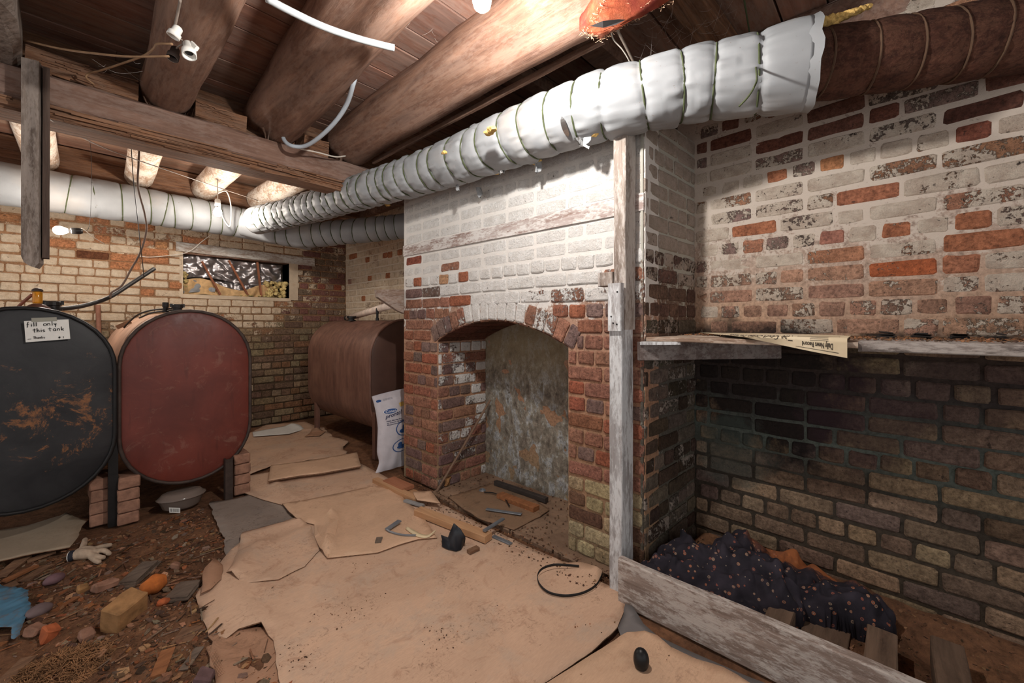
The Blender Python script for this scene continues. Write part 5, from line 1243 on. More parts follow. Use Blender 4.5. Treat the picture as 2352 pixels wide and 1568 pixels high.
rm = o.modifiers.new('remesh', 'REMESH'); rm.mode = 'VOXEL'; rm.voxel_size = .004; smo = o.modifiers.new('smooth', 'SMOOTH'); smo.iterations = 4
d = (W_[0]-W_[1]).normalized()
MB().tube([W_[0]-d*.012, W_[0]+d*.004, W_[0]+d*.012], [.027, .031, .031], 16, False, lambda i, th: .7+.3*abs(math.sin(th))).build('cuff', NT('navy_knit', .9).out(rgb(40, 42, 52)), gl, smooth=True)
MB().tube([W_[0]+d*.013+Vector((math.cos(a)*0, 0, 0)) for a in (0,)]+[W_[0]+d*.016], [.0295, .0295], 16, False, lambda i, th: .7+.3*abs(math.sin(th))).build('cuff_trim', m_porc, gl, smooth=True)
# plastic tub with lid
q = F0(424, 1176); cx, cy = q.x, q.y+.10
tb = thing('plastic_tub', 'clear oval plastic tub with lid beside the foot of the red tank', 'container', (cx, cy, 0))
t = NT('clear_smoky_plastic', .15, spec=.5); t.b.inputs['Transmission Weight'].default_value = .55; t.b.inputs['IOR'].default_value = 1.3; m_clr = t.out(rgb(170, 150, 138))
def oval(mb, k=.72): mb.v = [(cx+(x-cx), cy+(y-cy)*k, z) for x, y, z in mb.v]; return mb
oval(MB().rev([(.02, .005), (.085, .005), (.10, .02), (.122, .075), (.125, .078), (.119, .076), (.097, .022), (.02, .01)], (cx, cy, 0), 32)).build('tub_body', m_clr, tb, smooth=True)
oval(MB().rev([(.128, .074), (.132, .078), (.132, .084), (.118, .09), (.104, .108), (.08, .114), (.02, .115)], (cx, cy, 0), 32)).build('tub_lid', m_clr, tb, smooth=True)
la = [U(388, 1165, Y=cy-.087), U(414, 1166, Y=cy-.092), U(414, 1178, Y=cy-.088), U(389, 1177, Y=cy-.083)]
lb = MB().add(la, [(0, 1, 2, 3)]).build('price_label', m_paper, tb)
mb = MB(); r = random.Random(2)
for k in range(12):
    u0 = .1+k*.07; w2 = r.uniform(.01, .035); q4 = [la[0].lerp(la[1], u0), la[0].lerp(la[1], u0+w2), la[3].lerp(la[2], u0+w2), la[3].lerp(la[2], u0)]; q4 = [q4[0].lerp(q4[3], .2), q4[1].lerp(q4[2], .2), q4[1].lerp(q4[2], .8), q4[0].lerp(q4[3], .8)]
    mb.add([v+Vector((0, -.001, 0)) for v in q4], [(0, 1, 2, 3)])
mb.build('barcode', m_ink, lb, fix=False)

# ------------------------------------------------------------------ scraps by the fireplace
m_pine = wood('fresh_pine', rgb(176, 124, 82), rgb(214, 166, 120), axis=1, sc_=4, stretch=.05, world=True, bump=.0008, rough=.7)
def plank_px(name, lab, a, b, w_, h_, mat, z=0.0, cat='board', n=4, jit=.001, bev=.002):
    A = F0(a[0], a[1], z+h_*.7); B = F0(b[0], b[1], z+h_*.7); A.z = B.z = z+h_/2
    return tag(MB().bar(A, B, w_, h_, n=n, jit=jit, bev=bev).build(name, mat), lab, cat)
plank_px('pine_board', 'longest fresh pine board on the floor in front of the fireplace', (960, 1170), (1122, 1232), .062, .038, m_pine, .018)
plank_px('pine_board', 'fresh pine board running toward the corner of the chimney breast', (862, 1100), (958, 1146), .045, .034, m_pine, .012)
plank_px('pine_board', 'flat reddish board lying against the foot of the chimney breast', (893, 1100), (938, 1120), .10, .024, wood('red_cedar', rgb(156, 92, 62), rgb(196, 130, 92), axis=1, sc_=5, world=True), .03)
plank_px('thin_lath', 'thin pale lath beside the reddish board', (905, 1108), (975, 1140), .05, .012, m_pine, .012)
plank_px('grey_trim_strip', 'short grey trim strip end on, left of the longest pine board', (930, 1148), (972, 1160), .03, .014, plain('grey_plastic_trim', rgb(140, 140, 140), .5), .02, 'strip')
m_galv = plain('dull_grey_metal', rgb(128, 134, 142), .45, .5, var=.1)
plank_px('metal_strip', 'dull grey metal strip lying inside the fireplace', (1117, 1168), (1198, 1180), .028, .006, m_galv, .028, 'strip')
o = plank_px('metal_strip', 'grey metal strip resting across the end of the longest pine board', (1112, 1218), (1156, 1190), .022, .010, m_galv, .062, 'strip')
plank_px('metal_strip', 'short grey metal strip just beyond the end of the longest pine board', (1133, 1230), (1174, 1248), .026, .008, m_galv, .013, 'strip')
plank_px('rotten_board', 'weathered wood board lying on the fireplace floor', (1148, 1134), (1232, 1166), .062, .030, m_sco, .022, n=8, jit=.004)
plank_px('iron_bar', 'dark iron bar lying along the back of the fireplace', (1138, 1106), (1256, 1146), .035, .032, plain('dark_iron', rgb(70, 62, 58), .7, .4), .022, 'bar')
a, b = U(1003, 1128, z=.02), U(1126, 918, X=2.27)
tag(MB().tube(spline([a, a.lerp(b, .5)+Vector((0, 0, -.004)), b], 6), .0085, 8).build('thin_rod', plain('rusty_rod', rgb(124, 96, 76), .6, .2)), 'thin rusty rod leaning in the far corner of the fireplace', 'rod')
q = F0(1016, 1122); tag(rbox((q.x+.03, q.y+.01, .05), .07, .08, .075, .5, .15, .1, seed=71, j=.014, bev=.012).build('brick_chunk', m_lbrick2), 'worn brick lump at the foot of the leaning rod', 'brick')
q = F0(1108, 1133); tag(MB().rev([(.022, 0), (.026, .004), (.020, .010), (.012, .010), (.010, .004)], (q.x, q.y, .02), 16).build('metal_ring', m_galv), 'small round metal cap on the fireplace floor', 'cap')
P = [U(x, y, z=.035) for x, y in ((1112, 1130), (1135, 1132), (1158, 1144), (1170, 1162))]
tag(MB().tube(spline(P, 6), .004, 6).build('black_wire', m_bsteel), 'short black wire curving across the fireplace floor', 'wire')
# black curved plastic scrap
m_blkp = NT('black_plastic', .4, spec=.4).out(rgb(34, 38, 46))
mb = MB(); A = [U(1013, 1228, z=.05), U(1030, 1234, z=.045), U(1034, 1222, z=.08), U(1043, 1201, z=.135), U(1058, 1214, z=.12), U(1069, 1232, z=.075)]
B = [F0(1016, 1256, .016), F0(1030, 1262, .016), F0(1036, 1263, .016), F0(1048, 1266, .016), F0(1058, 1262, .016), F0(1066, 1248, .018)]
n = len(A)
for k in range(n): mb.v += [A[k], A[k].lerp(B[k], .5)+Vector((.012, .012, 0)), B[k]]
mb.f = [(3*k+j, 3*k+3+j, 3*k+4+j, 3*k+1+j) for k in range(n-1) for j in range(2)]
o = mb.build('plastic_shell', m_blkp, smooth=True); so = o.modifiers.new('solid', 'SOLIDIFY'); so.thickness = .004; tag(o, 'broken black plastic shell standing on the cardboard', 'plastic scrap')
# cream curved strip
mb = MB(); top = spline([U(x, y, z=z) for x, y, z in ((936, 1209, .035), (950, 1217, .03), (966, 1226, .028), (984, 1228, .03), (1000, 1216, .05))], 4); bot = spline([U(x, y, z=z) for x, y, z in ((931, 1214, .024), (946, 1226, .024), (964, 1234, .024), (984, 1234, .024), (999, 1220, .04))], 4)
for a, b in zip(top, bot): mb.v += [a, b]
mb.f = [(2*i, 2*i+1, 2*i+3, 2*i+2) for i in range(len(top)-1)]
o = mb.build('cream_strip', plain('cream_vinyl', rgb(214, 192, 150), .5, var=.05), smooth=True); so = o.modifiers.new('solid', 'SOLIDIFY'); so.thickness = .003; tag(o, 'curved cream vinyl strip beside the grey bent bracket', 'strip')
# grey bent bracket
br = thing('bent_bracket', 'grey V-shaped metal bracket on the smooth cardboard', 'bracket', tuple(F0(890, 1214)))
MB().bar(U(918, 1195, z=.04), U(888, 1216, z=.03), .030, .006, n=3, jit=.001).build('bracket_arm', m_galv, br); MB().tube(spline([U(888, 1216, z=.028), U(900, 1222, z=.026), U(925, 1228, z=.026), U(955, 1229, z=.026)], 4), .006, 6).build('bracket_tail', m_galv, br)
scr = scrap(868, 1248, .06, .035, .006, 1.0, 'pair of splintered grey wood chips on the smooth cardboard', m_scg, 'wood_chip', 'wood', lift=.022, layers=2)
plank_px('small_block', 'small pale wood block near the black plastic shell', (1076, 1266), (1098, 1256), .03, .016, m_scw, .016, 'block', bev=.001)
# black strap hoop
P = [U(x, y, z=z) for x, y, z in ((1384, 1322, .02), (1370, 1346, .02), (1340, 1364, .018), (1300, 1371, .018), (1262, 1364, .018), (1240, 1346, .02), (1234, 1325, .024), (1245, 1308, .03), (1272, 1299, .03), (1306, 1300, .026), (1330, 1302, .022))]
mb = MB(); S_ = spline(P, 6)
for i, q in enumerate(S_): mb.v += [q, q+Vector((0, 0, .011))]
mb.f = [(2*i, 2*i+2, 2*i+3, 2*i+1) for i in range(len(S_)-1)]
o = mb.build('black_strap', NT('black_rubber_strap', .6).out(rgb(30, 28, 28)), smooth=True); so = o.modifiers.new('solid', 'SOLIDIFY'); so.thickness = .0025; tag(o, 'black flexible strap bent into a hoop on the large cardboard', 'strap')
# debris heap line along the hearth edge: bricks of the hearth kerb
for k in range(9):
    y = 2.42-k*.155; w_ = .145
    if y-w_ < 1.0: break
    c_ = jit(rgb(132, 104, 84), random.Random(k)); o = rbox((1.79, y-.07, -.004), .06, w_, .034, random.Random(k).uniform(-.05, .05), seed=k+90, j=.006).build('kerb_brick', m_hearth, fl)
# ------------------------------------------------------------------ cement bag
m_bag = plain('white_paper_sack', rgb(196, 192, 200), .55, var=.04, spec=.4)
bg = thing('paper_sack', 'upright white paper sack with blue print beside the chimney breast', 'sack', (1.86, 3.04, 0))
def bagp(u, v, off=0.0):
    """u across 0..1, v up 0..1"""
    w_ = .20-.0*v; lean = .03*v
    pin = 1-.16*math.exp(-((v-.12)/.1)**2)
    cx_ = 1.89-.02*v; x = cx_+(u-.5)*2*.165*(1+.06*math.sin(v*5))*pin; th = .055*(math.sin(clamp(u)*PI)**.5)*(math.sin(clamp(v*.98+.02)*PI)**.6 if v < .9 else .25)
    x -= .05*math.sin(v*PI)*(-1) ; x -= .03
    y = 3.07+lean-th-.008*fn((u, v, 1), 6); return Vector((x, y-off, .012+.63*v+.03*(u-.5)*v))
mb = MB(); NU, NV_ = 16, 26
for j in range(NV_+1):
    for i in range(NU+1): mb.v.append(bagp(i/NU, j/NV_))
for j in range(NV_+1):
    for i in range(NU+1):
        q = bagp(i/NU, j/NV_); mb.v.append((q.x, 2*(3.075+.03*j/NV_)-q.y, q.z))
m0 = (NU+1)*(NV_+1)
mb.f = [(j*(NU+1)+i, j*(NU+1)+i+1, (j+1)*(NU+1)+i+1, (j+1)*(NU+1)+i) for j in range(NV_) for i in range(NU)]; mb.f += [tuple(m0+k for k in reversed(f_)) for f_ in mb.f]
for j in range(NV_):
    for i in (0, NU): mb.f.append((j*(NU+1)+i, (j+1)*(NU+1)+i, m0+(j+1)*(NU+1)+i, m0+j*(NU+1)+i))
mb.build('sack_body', m_bag, bg, smooth=True)
m_blue = NT('blue_print', .6).out(rgb(44, 84, 150)); m_navy = NT('navy_print', .6).out(rgb(52, 56, 96)); m_wpr = NT('white_print', .6).out(rgb(220, 220, 228)); m_yel = NT('yellow_print', .6).out(rgb(222, 186, 96))
def ell(name, cu, cv, ru, rv, mat, off, ring=None, n=28):
    mb = MB()
    if ring:
        for k in range(n): a = 2*PI*k/n; mb.v += [bagp(cu+ru*math.cos(a), cv+rv*math.sin(a), off), bagp(cu+ru*ring*math.cos(a), cv+rv*ring*math.sin(a), off)]
        mb.f = [(2*k, 2*((k+1) % n), 2*((k+1) % n)+1, 2*k+1) for k in range(n)]
    else:
        mb.v = [bagp(cu, cv, off)]+[bagp(cu+ru*math.cos(2*PI*k/n), cv+rv*math.sin(2*PI*k/n), off) for k in range(n)]; mb.f = [(0, 1+k, 1+(k+1) % n) for k in range(n)]
    return mb.build(name, mat, bg, fix=False)
ell('logo_oval', .33, .775, .20, .036, m_wpr, .003); ell('logo_oval', .33, .775, .18, .030, m_blue, .0045)
warp_text(bg, 'logo_lettering', 'Cosco', .058, lambda x, y: bagp(.185+x*1.95, .760+y*.80, .006), m_wpr, bold=.001)
warp_text(bg, 'brand_lettering', 'pronto!', .07, lambda x, y: bagp(.16+x*2.1, .690+y*1.0+x*.12, .004), m_navy, bold=.0012, shear=.3)
for k, s_ in enumerate(('Sable Mortier Pre', 'ou Ciment de Sable', 'Maçonnerie Prémix')): warp_text(bg, 'sack_lettering', s_, .026, lambda x, y, k=k: bagp(.17+x*2.2, .645-k*.024+y*.8, .004), m_navy, bold=.0006)
ell('print_ring', .62, .52, .24, .10, m_blue, .003, .9); ell('print_ring', .55, .30, .24, .085, m_blue, .003, .9)
ell('hand_print', .66, .53, .10, .045, m_blue, .004); ell('trowel_print', .60, .49, .13, .03, m_blue, .0045)
ell('boat_print', .58, .285, .16, .025, m_blue, .004); ell('hand_print', .50, .32, .06, .03, m_blue, .0045)
ell('logo_oval', .12, .925, .07, .018, m_blue, .003)
for k in range(3): warp_text(bg, 'sack_lettering', 'MORTIER CIMENT MIX', .014, lambda x, y, k=k: bagp(.24+x*2.0, .93-k*.014+y*.8, .003), m_navy)
mb = MB(); mb.v = [bagp(.62, .80, .003), bagp(.95, .80, .003), bagp(.95, .86, .003), bagp(.62, .85, .003)]; mb.f = [(0, 1, 2, 3)]; mb.build('yellow_patch', m_yel, bg, fix=False)

# ------------------------------------------------------------------ opening in the back wall
wn = struct('window_1', (1.37, YW, 1.53))
yb = YW
# plastered reveals and timber lintel
m_pla = plain('reveal_plaster', rgb(196, 172, 144), .9, var=.1, scale=10, bump=.003)
MB().box(WX0-.03, yb, WZ0-.03, WX0, yb+.30, WZ1).box(WX1, yb-.006, WZ0-.02, WX1+.10, yb+.30, WZ1+.02).box(WX0-.02, yb-.002, WZ0-.04, WX1+.02, yb+.30, WZ0).build('window_reveal', m_pla, wn)
MB().bar((WX0-.06, yb+.06, WZ1+.055), (2.20, yb+.06, WZ1+.035), .16, .10, n=14, jit=.004, bev=.006).build('window_lintel', wood('washed_lintel', rgb(140, 112, 96), rgb(196, 184, 170), rgb(214, 212, 206), axis=0, sc_=6, world=True, dustamt=.7), wn)
MB().box(WX0, yb+.02, WZ1-.012, WX1, yb+.28, WZ1+.004).build('head_board', m_log, wn)
MB().box(WX0, yb+.24, WZ0, WX1, yb+.26, WZ1).build('backing_board', plain('dark_board', rgb(110, 92, 78)), wn)
def crump(name, mat, x0, x1, z0f, z1f, y, amp, par, nx=40, nz=16, s=14, seed=0):
    mb = MB()
    for j in range(nz+1):
        for i in range(nx+1):
            u = i/nx; x = x0+(x1-x0)*u; z = z0f(u)+(z1f(u)-z0f(u))*j/nz
            n_ = abs(fn((x, z, seed), s))+.5*abs(fn((x, z, seed+3), s*2.3)); mb.v.append((x, y-amp*n_, z+.01*fn((x, z, seed), 8)))
    mb.f = [(j*(nx+1)+i, j*(nx+1)+i+1, (j+1)*(nx+1)+i+1, (j+1)*(nx+1)+i) for j in range(nz) for i in range(nx)]
    return mb.build(name, mat, par, smooth=True, fix=False)
m_foil2 = NT('dark_shiny_foil', .34, .8).out(rgb(160, 152, 152))
crump('foil_sheet', m_foil2, WX0+.02, WX1-.06, lambda u: 1.70+.03*math.sin(u*7), lambda u: 1.965-.03*u, yb+.13, .07, wn, 60, 20, 8)
crump('foil_sheet', m_foil2, WX0+.25, WX1-.2, lambda u: 1.60+.06*math.sin(u*3+2), lambda u: 1.70, yb+.15, .05, wn, 50, 10, 9, 7)
m_batt = plain('tan_batting', rgb(214, 168, 112), .95, var=.12, scale=30, bump=.004)
crump('insulation_batt', m_batt, WX0+.02, WX1-.1, lambda u: 1.535, lambda u: 1.68-.05*u+.05*math.sin(u*9), yb+.12, .05, wn, 50, 14, 7, 4)
crump('white_bag', m_vinyl, WX0+.02, WX0+.30, lambda u: 1.55+.03*u, lambda u: 1.70-.09*u*u, yb+.12, .05, wn, 24, 12, 9, 9)
for k, (xa, za, xb, zb_) in enumerate(((1.02, 1.90, 1.19, 1.54), (1.27, 1.94, 1.46, 1.55), (1.56, 1.95, 1.60, 1.54))):
    MB().bar((xa, yb+.05, za), (xb, yb+.04, zb_), .018, .024, up=(0, 1, 0), n=2).build('wood_lath', wood('lath_wood', rgb(120, 66, 44), rgb(186, 112, 76), axis=2, sc_=5, world=True), wn)
mb = MB(); rs = random.Random(4)
for i in range(60): mb.rock((rs.uniform(1.66, 1.88), yb+rs.uniform(.03, .2), rs.uniform(1.545, 1.72)*(1)), rs.uniform(.018, .034), (1, 1, .9), seed=i, amp=.6, sub=2)
for i in range(16): mb.rock((rs.uniform(1.4, 1.7), yb+rs.uniform(.03, .12), 1.548), rs.uniform(.010, .02), (1.4, 1, .7), seed=i+50, amp=.6, sub=2)
for i in range(8): mb.rock((rs.uniform(.86, .90), yb+rs.uniform(.04, .12), rs.uniform(1.56, 1.76)), rs.uniform(.015, .025), seed=i+80, amp=.6, sub=2)
mb.build('fibreglass_fluff', plain('pale_yellow_fluff', rgb(206, 178, 110), .95, var=.25, scale=50, bump=.006), wn, kind='stuff')

# ------------------------------------------------------------------ hoses, wires, sockets
def wire(name, lab, pts, r, mat, cat='wire', n=7, group=None, k=8):
    return tag(MB().tube(spline(pts, k), r, n).build(name, mat, smooth=True), lab, cat, group)
m_bhose = NT('black_hose', .5).out(rgb(36, 32, 32)); m_tanw = plain('tan_cloth_wire', rgb(150, 112, 78), .8); m_brw = plain('brown_cable', rgb(110, 86, 72), .7); m_gw = plain('grey_wire', rgb(140, 124, 112), .6); m_wht = plain('white_cable', rgb(214, 204, 190), .5, var=.04)
yk = 3.68
wire('black_hose', 'stiff black hose rising from the black tank in front of the back wall', [U(108, 708, Y=yk-.05), U(150, 708, Y=yk), U(200, 700, Y=yk+.1), U(250, 683, Y=yk+.2), U(300, 652, Y=yk+.35), U(354, 617, Y=yk+.5)], .0135, m_bhose, 'hose', 10)
wire('brown_cable', 'brown cable hanging from a far joist down to the stiff black hose', [U(320, 338, Y=3.75), U(318, 380, Y=3.8), U(317, 430, Y=3.85), U(332, 490, Y=3.88), U(336, 530, Y=3.88), U(322, 580, Y=3.86), U(300, 620, Y=3.85), U(280, 655, Y=3.85), U(256, 672, Y=3.86), U(253, 684, Y=3.86)], .006, m_brw, 'cable')
wire('dark_twine', 'thin dark cord hanging beside the brown cable, holding up the hose', [U(301, 334, Y=3.7), U(307, 420, Y=3.72), U(318, 520, Y=3.78), U(322, 560, Y=3.8), U(328, 610, Y=3.9), U(330, 634, Y=4.0)], .0025, m_bhose, 'cord', 5)
wire('copper_tube', 'reddish flexible tube bending from the amber gauge down behind the black tank', [Vector((gx-.018, 3.52, 1.38)), U(60, 688, Y=3.55), U(45, 702, Y=3.6), U(28, 720, Y=3.7)], .008, plain('copper_brown', rgb(140, 76, 56), .5, .3), 'tube')
wire('steel_pipe', 'upright rusty pipe on the back wall between the black and red tanks', [U(225, 700, Y=5.53), U(227, 760, Y=5.53), U(229, 860, Y=5.53)], .018, plain('rust_brown_pipe', rgb(150, 96, 74), .7), 'pipe', 10)
for k, pts in enumerate(([(398, 708), (350, 712), (318, 722), (298, 738), (285, 752)], [(396, 712), (350, 718), (320, 730)])):
    wire('black_line', ('longer' if k == 0 else 'shorter')+' black oil line looping over the top of the red tank', [U(x, y, Y=3.9+.1*i) for i, (x, y) in enumerate(pts)], .006, m_bhose, 'oil line')
tag(MB().bar(U(268, 752, Y=4.3), U(300, 738, Y=4.3), .03, .03, n=3).build('wood_wedge', m_scw), 'light wood wedge on top of the red tank, behind its left shoulder', 'wedge')
wire('tan_wire', 'tan cloth-covered wire running from the left joist to the dark lamp socket', [U(55, 92, Y=2.826), U(140, 112, Y=2.554), U(230, 124, Y=2.337), U(300, 130, Y=2.228), U(388, 129, Y=2.120)], .0042, m_tanw)
wire('tan_wire', 'tan cloth-covered wire sagging below the sockets toward the cross beam', [U(396, 101, Y=2.120), U(362, 101, Y=2.174), U(352, 112, Y=2.283), U(330, 128, Y=2.391), U(280, 146, Y=2.609), U(230, 162, Y=2.826), U(206, 168, Y=2.913), U(198, 178, Y=2.935), U(216, 194, Y=2.957)], .0045, m_tanw)
wire('grey_wire', 'thin grey wire crossing below the cross beam toward the duct', [U(96, 264, Y=2.95), U(214, 328, Y=3.4), U(300, 362, Y=3.6), U(400, 396, Y=3.9), U(500, 430, Y=4.2), U(592, 460, Y=4.4)], .0035, m_gw)
wire('grey_wire', 'thin wire along the pale joist by the bend of the duct', [U(592, 462, Y=4.2), U(640, 462, Y=4.1), U(700, 454, Y=3.9), U(760, 452, Y=3.7)], .0035, m_gw)
wire('lamp_wire', 'thin wire rising from the lamp sockets along the slender log', [U(414, 0, z=2.427), U(408, 30, z=2.416), U(402, 58, z=2.394)], .005, m_gw)
# lamp sockets
def socket(name, lab, a, b, r, mat):
    root = thing(name, lab, 'lamp socket', tuple(a), 'old lamp sockets under the slender log'); ax = (b-a)
    L = ax.length
    MB().rev([(r*.5, 0), (r*.75, L*.12), (r*.8, L*.55), (r*1.02, L*.62), (r*1.05, L), (r*.85, L), (r*.8, L*.75), (r*.2, L*.72)], a, 18, ax).build('socket_shell', mat, root, smooth=True)
    MB().rev([(r*.7, L*.74), (r*.2, L*.75)], a, 14, ax).build('socket_contact', m_bsteel, root); return root
socket('lamp_socket', 'upper white porcelain lamp socket tied under the slender log', U(411, 62, z=2.383), U(397, 84, z=2.340), .021, m_porc)
s3 = socket('lamp_socket', 'white porcelain lamp socket with side ear, lowest on the right', U(432, 98, z=2.361), U(435, 128, z=2.296), .024, m_porc)
MB().bar(U(440, 100, z=2.353), U(452, 112, z=2.329), .014, .02, n=2, bev=.003).build('socket_ear', m_porc, s3)
socket('lamp_socket', 'dark lamp socket with pale rim, lowest on the left', U(404, 110, z=2.350), U(396, 134, z=2.296), .020, m_dsteel)
wire('socket_wire', 'short tangle of wire joining the lamp sockets', [U(404, 86, z=2.350), U(418, 92, z=2.361), U(420, 100, z=2.350), U(432, 98, z=2.361), U(414, 104, z=2.340), U(404, 112, z=2.340)], .003, m_gw)
# white conduit
pc = [U(612, -4, z=2.394), U(660, 22, z=2.394), U(740, 60, z=2.399), U(820, 88, z=2.399), U(880, 104, z=2.394), U(906, 110, z=2.394)]
cd = wire('white_conduit', 'white plastic conduit crossing under the thick log, cut end showing', pc, .0135, NT('white_plastic_pipe', .35, spec=.5).out(rgb(160, 164, 166)), 'conduit', 12)
pc = [U(822, 150, Y=2.065), U(812, 190, Y=2.120), U(796, 240, Y=2.283), U(768, 282, Y=2.446), U(730, 318, Y=2.631), U(698, 336, Y=2.772), U(668, 334, Y=2.848), U(652, 320, Y=2.913), U(650, 300, Y=2.978)]
wire('white_conduit', 'looping pale blue-grey conduit hanging from the thick log near the cross beam', pc, .0125, NT('greyish_plastic_pipe', .35, spec=.5).out(rgb(176, 186, 196)), 'conduit', 12)
wire('thin_white_cable', 'thin white cable running on from the conduit loop to the log by the duct', [U(690, 342, Y=2.826), U(730, 350, Y=2.881), U(770, 360, Y=2.913), U(794, 358, Y=2.935)], .005, m_wht, 'cable')
# second bulb's hanging flex
wire('white_flex', 'looped white flex hanging by the far bulb in front of the far duct', [U(500, 444, Y=4.6), U(520, 440, Y=4.6), U(530, 470, Y=4.6), U(530, 505, Y=4.6), U(526, 520, Y=4.6), U(512, 500, Y=4.6), U(505, 470, Y=4.6)], .005, m_wht, 'cable')
wire('white_flex', 'white flex crossing the back wall toward the boarded opening', [U(486, 538, Y=5.3), U(462, 556, Y=5.35), U(440, 574, Y=5.42), U(415, 583, Y=5.47), U(350, 590, Y=5.5), U(320, 588, Y=5.5)], .004, m_wht, 'cable')
wire('white_flex', 'thin white flex sagging from the bulb beside the hanging stud', [e3, U(190, 525, Y=4.5), U(215, 545, Y=5.0), U(240, 560, Y=5.3)], .003, m_wht, 'cable')
MB().tube([e2, (e2.x, e2.y, 2.46)], .004, 6).build('cord', m_wht, b2)
MB().tube(spline([e3, e3+Vector((.04, 0, .06)), e3+Vector((.05, 0, .5)), (e3.x+.03, e3.y, 2.69)], 6), .0012, 4).build('cord', m_bhose, b3)
# pipe over the brown tank, bracket board
pA, pB = U(815, 733, Y=4.6), U(900, 700, X=2.1)
pA = U(800, 730, X=2.3); pB = U(898, 701, X=1.98)
tag(MB().tube([pA, pB], .034, 16).build('drain_pipe', plain('rust_stained_white_pipe', rgb(206, 184, 168), .5, var=.12, scale=12), smooth=True), 'rust-stained white pipe slanting above the brown tank', 'pipe')
br = [U(866, 665, Y=2.89), U(929, 664, Y=2.89), U(929, 720, Y=2.89), U(912, 712, Y=2.89), U(868, 682, Y=2.89)]
o = MB().add(br+[v+Vector((.0, .04, 0)) for v in br], [(0, 1, 2, 3, 4), (9, 8, 7, 6, 5)]+[(k, (k+1) % 5, 5+(k+1) % 5, 5+k) for k in range(5)]).build('gusset_board', wood('gusset_wood', rgb(110, 84, 70), rgb(166, 138, 120), rgb(176, 164, 154), axis=0, sc_=6, world=True)); tag(o, 'triangular wooden gusset fixed to the left edge of the chimney breast', 'bracket')
cap(tB, 'fill_cap', 2.12, 4.35, 1.245, .04, .05, m_bsteel); cap(tB, 'vent_pipe', 2.02, 3.62, 1.245, .014, .12, m_bsteel, False)
tag(MB().rock(pA+(pA-pB).normalized()*.02, .05, (1, 1, .7), seed=5, amp=.3).build('black_elbow', m_bsteel, smooth=True), 'black pipe elbow at the far corner above the brown tank', 'elbow')
# pink insulation bat hanging top right of the near bulb
t = NT('pink_orange_batt', .95, spec=.1); co = t.coord('World'); n2 = t.noise(co, 40, 7, .8, 1.0); n1 = t.noise(co, 7, 3)
c = t.ramp(n1, [(.35, rgb(150, 54, 46)), (.55, rgb(196, 92, 56)), (.7, rgb(176, 116, 92))]); m_pink = t.out(t.mix(t.sramp(n2, .6, .7, 0, .7), c, rgb(236, 196, 160)), t.bump(n2, .01))
ins = thing('insulation_piece', 'torn pink and orange fibreglass insulation hanging from the ceiling beside the log', 'insulation', (1.45, .9, 2.38))
O_ = [(1331, 70, 2.37), (1345, 50, 2.38), (1366, 22, 2.38), (1385, -10, 2.40), (1560, -10, 2.42), (1520, 10, 2.41), (1470, 34, 2.40), (1440, 48, 2.39), (1412, 66, 2.38), (1392, 80, 2.37), (1376, 87, 2.36), (1352, 79, 2.36)]
P = [U(x, y, z=z) for x, y, z in O_]; cen = sum(P, Vector())/len(P); mb = MB(); rings = 7; n = len(P); vv = []
P2 = []
for a, b in zip(P, P[1:]+P[:1]): P2 += [a, a.lerp(b, .33)+Vector((0, 0, .004)), a.lerp(b, .66)]
n = len(P2)
for j in range(rings+1):
    k = 1-j/rings
    for i, q in enumerate(P2):
        v = cen.lerp(q, k); v += Vector((.006*fn(q, 40), .006*fn(q, 40, 5), -.03*(1-k*k)+.008*fn(v, 25))); mb.v.append(v)
mb.f = [(j*n+i, j*n+(i+1) % n, (j+1)*n+(i+1) % n, (j+1)*n+i) for j in range(rings) for i in range(n)]
b0 = len(mb.v)
for i, q in enumerate(P2): mb.v.append(q+Vector((0, 0, .05)))
mb.f += [(i, (i+1) % n, b0+(i+1) % n, b0+i) for i in range(n)]+[tuple(b0+i for i in range(n))]
mb.build('batt', m_pink, ins, smooth=True)
fo = [U(1354, 60, z=2.325), U(1385, 48, z=2.325), U(1420, 44, z=2.33), U(1438, 45, z=2.335), U(1415, 57, z=2.325), U(1385, 64, z=2.32)]
MB().add(fo, [(0, 1, 2, 3, 4, 5)]).build('backing_film', NT('dark_film', .3).out(rgb(70, 66, 66)), ins)
mb = MB(); rs = random.Random(8)
for i in range(260):
    q = rs.choice(P2).lerp(cen, rs.random()**2*.6)+Vector((0, 0, -.012)); d = Vector((rs.uniform(-1, 1), rs.uniform(-1, 1), rs.uniform(-.8, .4)))*rs.uniform(.006, .02); mb.tube([q, q+d*.5+Vector((.001, 0, 0)), q+d], .0006, 3, False)
mb.build('loose_fibres', plain('pale_fibre', rgb(236, 190, 150), .9), ins, fix=False, kind='stuff')
for k, (x0_, c_) in enumerate(((1345, rgb(210, 200, 190)), (1350, rgb(214, 206, 198)), (1356, rgb(60, 100, 170)), (1362, rgb(170, 70, 110)), (1368, rgb(214, 210, 205)))):
    wire('signal_wire', '%s wire of the bundle above the torn insulation' % ('outermost pale', 'second pale', 'blue', 'purple-red', 'innermost pale')[k], [U(x0_-6, -12, z=2.568), U(x0_, 2, z=2.562), U(x0_+8, 12, z=2.557), U(x0_+14, 26, z=2.557)], .0022, NT('insulated_wire', .4).out(c_), 'wire', 5, 'wire bundle above the torn insulation')
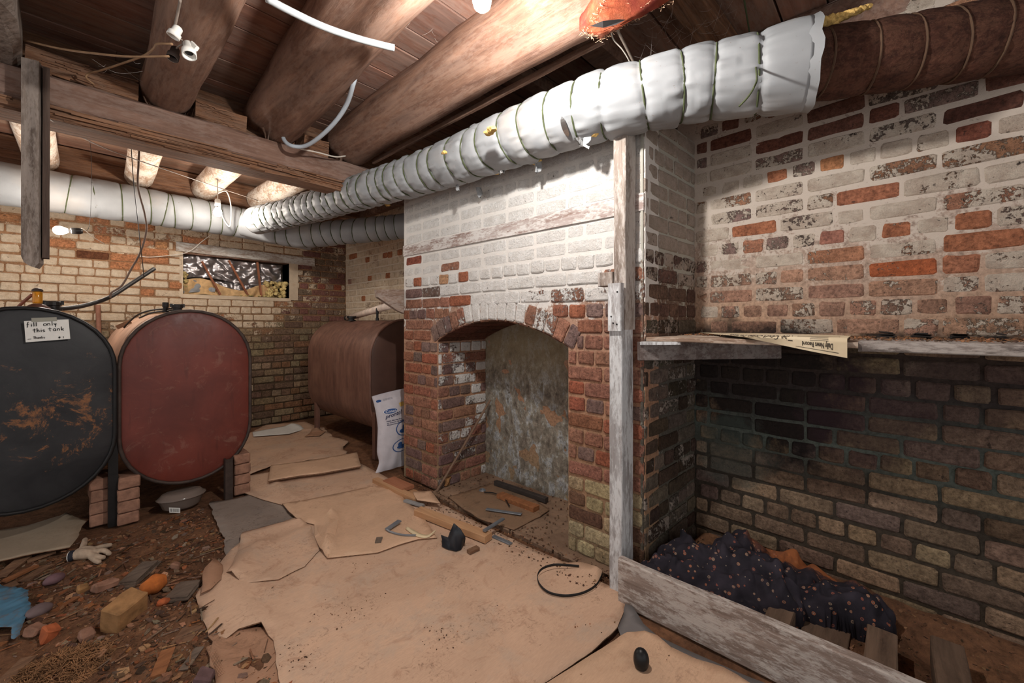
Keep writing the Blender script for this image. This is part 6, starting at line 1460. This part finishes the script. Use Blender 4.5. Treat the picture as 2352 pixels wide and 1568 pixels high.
wire('thin_white_cable', 'thin pale cable dropping from the insulation to the duct', [U(1402, 70, z=2.481), U(1410, 92, z=2.481), U(1428, 112, z=2.470), U(1440, 130, z=2.459), U(1449, 148, z=2.448)], .003, m_wht, 'cable')
wire('grey_tube', 'straight grey tube dropping from the insulation to the duct', [U(1414, 62, z=2.481), U(1436, 104, z=2.470), U(1458, 148, z=2.448)], .006, plain('grey_tube', rgb(150, 132, 118), .5), 'tube')
# green twine hanging over the duct end
wire('green_cord', 'loose green cord hanging from the planks around the duct end', [U(1708, -8, z=2.611), U(1716, 40, z=2.557), U(1726, 100, z=2.503), U(1738, 170, t=1.47), U(1732, 200, t=1.48), U(1716, 225, t=1.5), U(1698, 244, t=1.56)], .0035, m_twine, 'cord')
# rough blocking between log and wall (top right)
rs = random.Random(5)
for k, (x0_, y0_, x1_, y1_, lab) in enumerate(((1.66, 1.15, 2.55, 1.10, 'dark blocking board across the ceiling, nearest the pink insulation'), (1.66, .68, 2.40, .64, 'dark blocking board across the ceiling, above the duct end'), (1.68, 1.58, 2.5, 1.55, 'short rough board laid above the duct, left of the pink insulation'))):
    o = MB().bar((x0_, y0_, 2.645), (x1_, y1_, 2.645), .13 if k != 2 else .08, .07, n=6, jit=.006, bev=.004).build('blocking_board', m_split if k == 1 else m_log); tag(o, lab, 'board')
# cobwebs
mb = MB(); rs = random.Random(15)
m_web = NT('cobweb_thread', .6).out(rgb(190, 180, 172))
def web(n_, x0, x1, y0, y1, z0, z1, L):
    for i in range(n_):
        a = U(rs.uniform(x0, x1), rs.uniform(y0, y1), z=rs.uniform(z0, z1)); d = Vector((rs.gauss(0, 1), rs.gauss(0, 1), rs.gauss(0, .7))).normalized()*rs.uniform(L*.3, L)
        mb.tube([a, a+d*.35+Vector((0, 0, -L*.05)), a+d*.7+Vector((0, 0, -L*.06)), a+d], .0004, 3, False)
web(60, 1450, 1700, 20, 140, 2.52, 2.62, .12); web(10, 180, 330, 130, 200, 2.42, 2.52, .12); web(12, 760, 1000, 10, 110, 2.52, 2.62, .08)
mb.build('cobwebs', m_web, None, fix=False, kind='stuff')
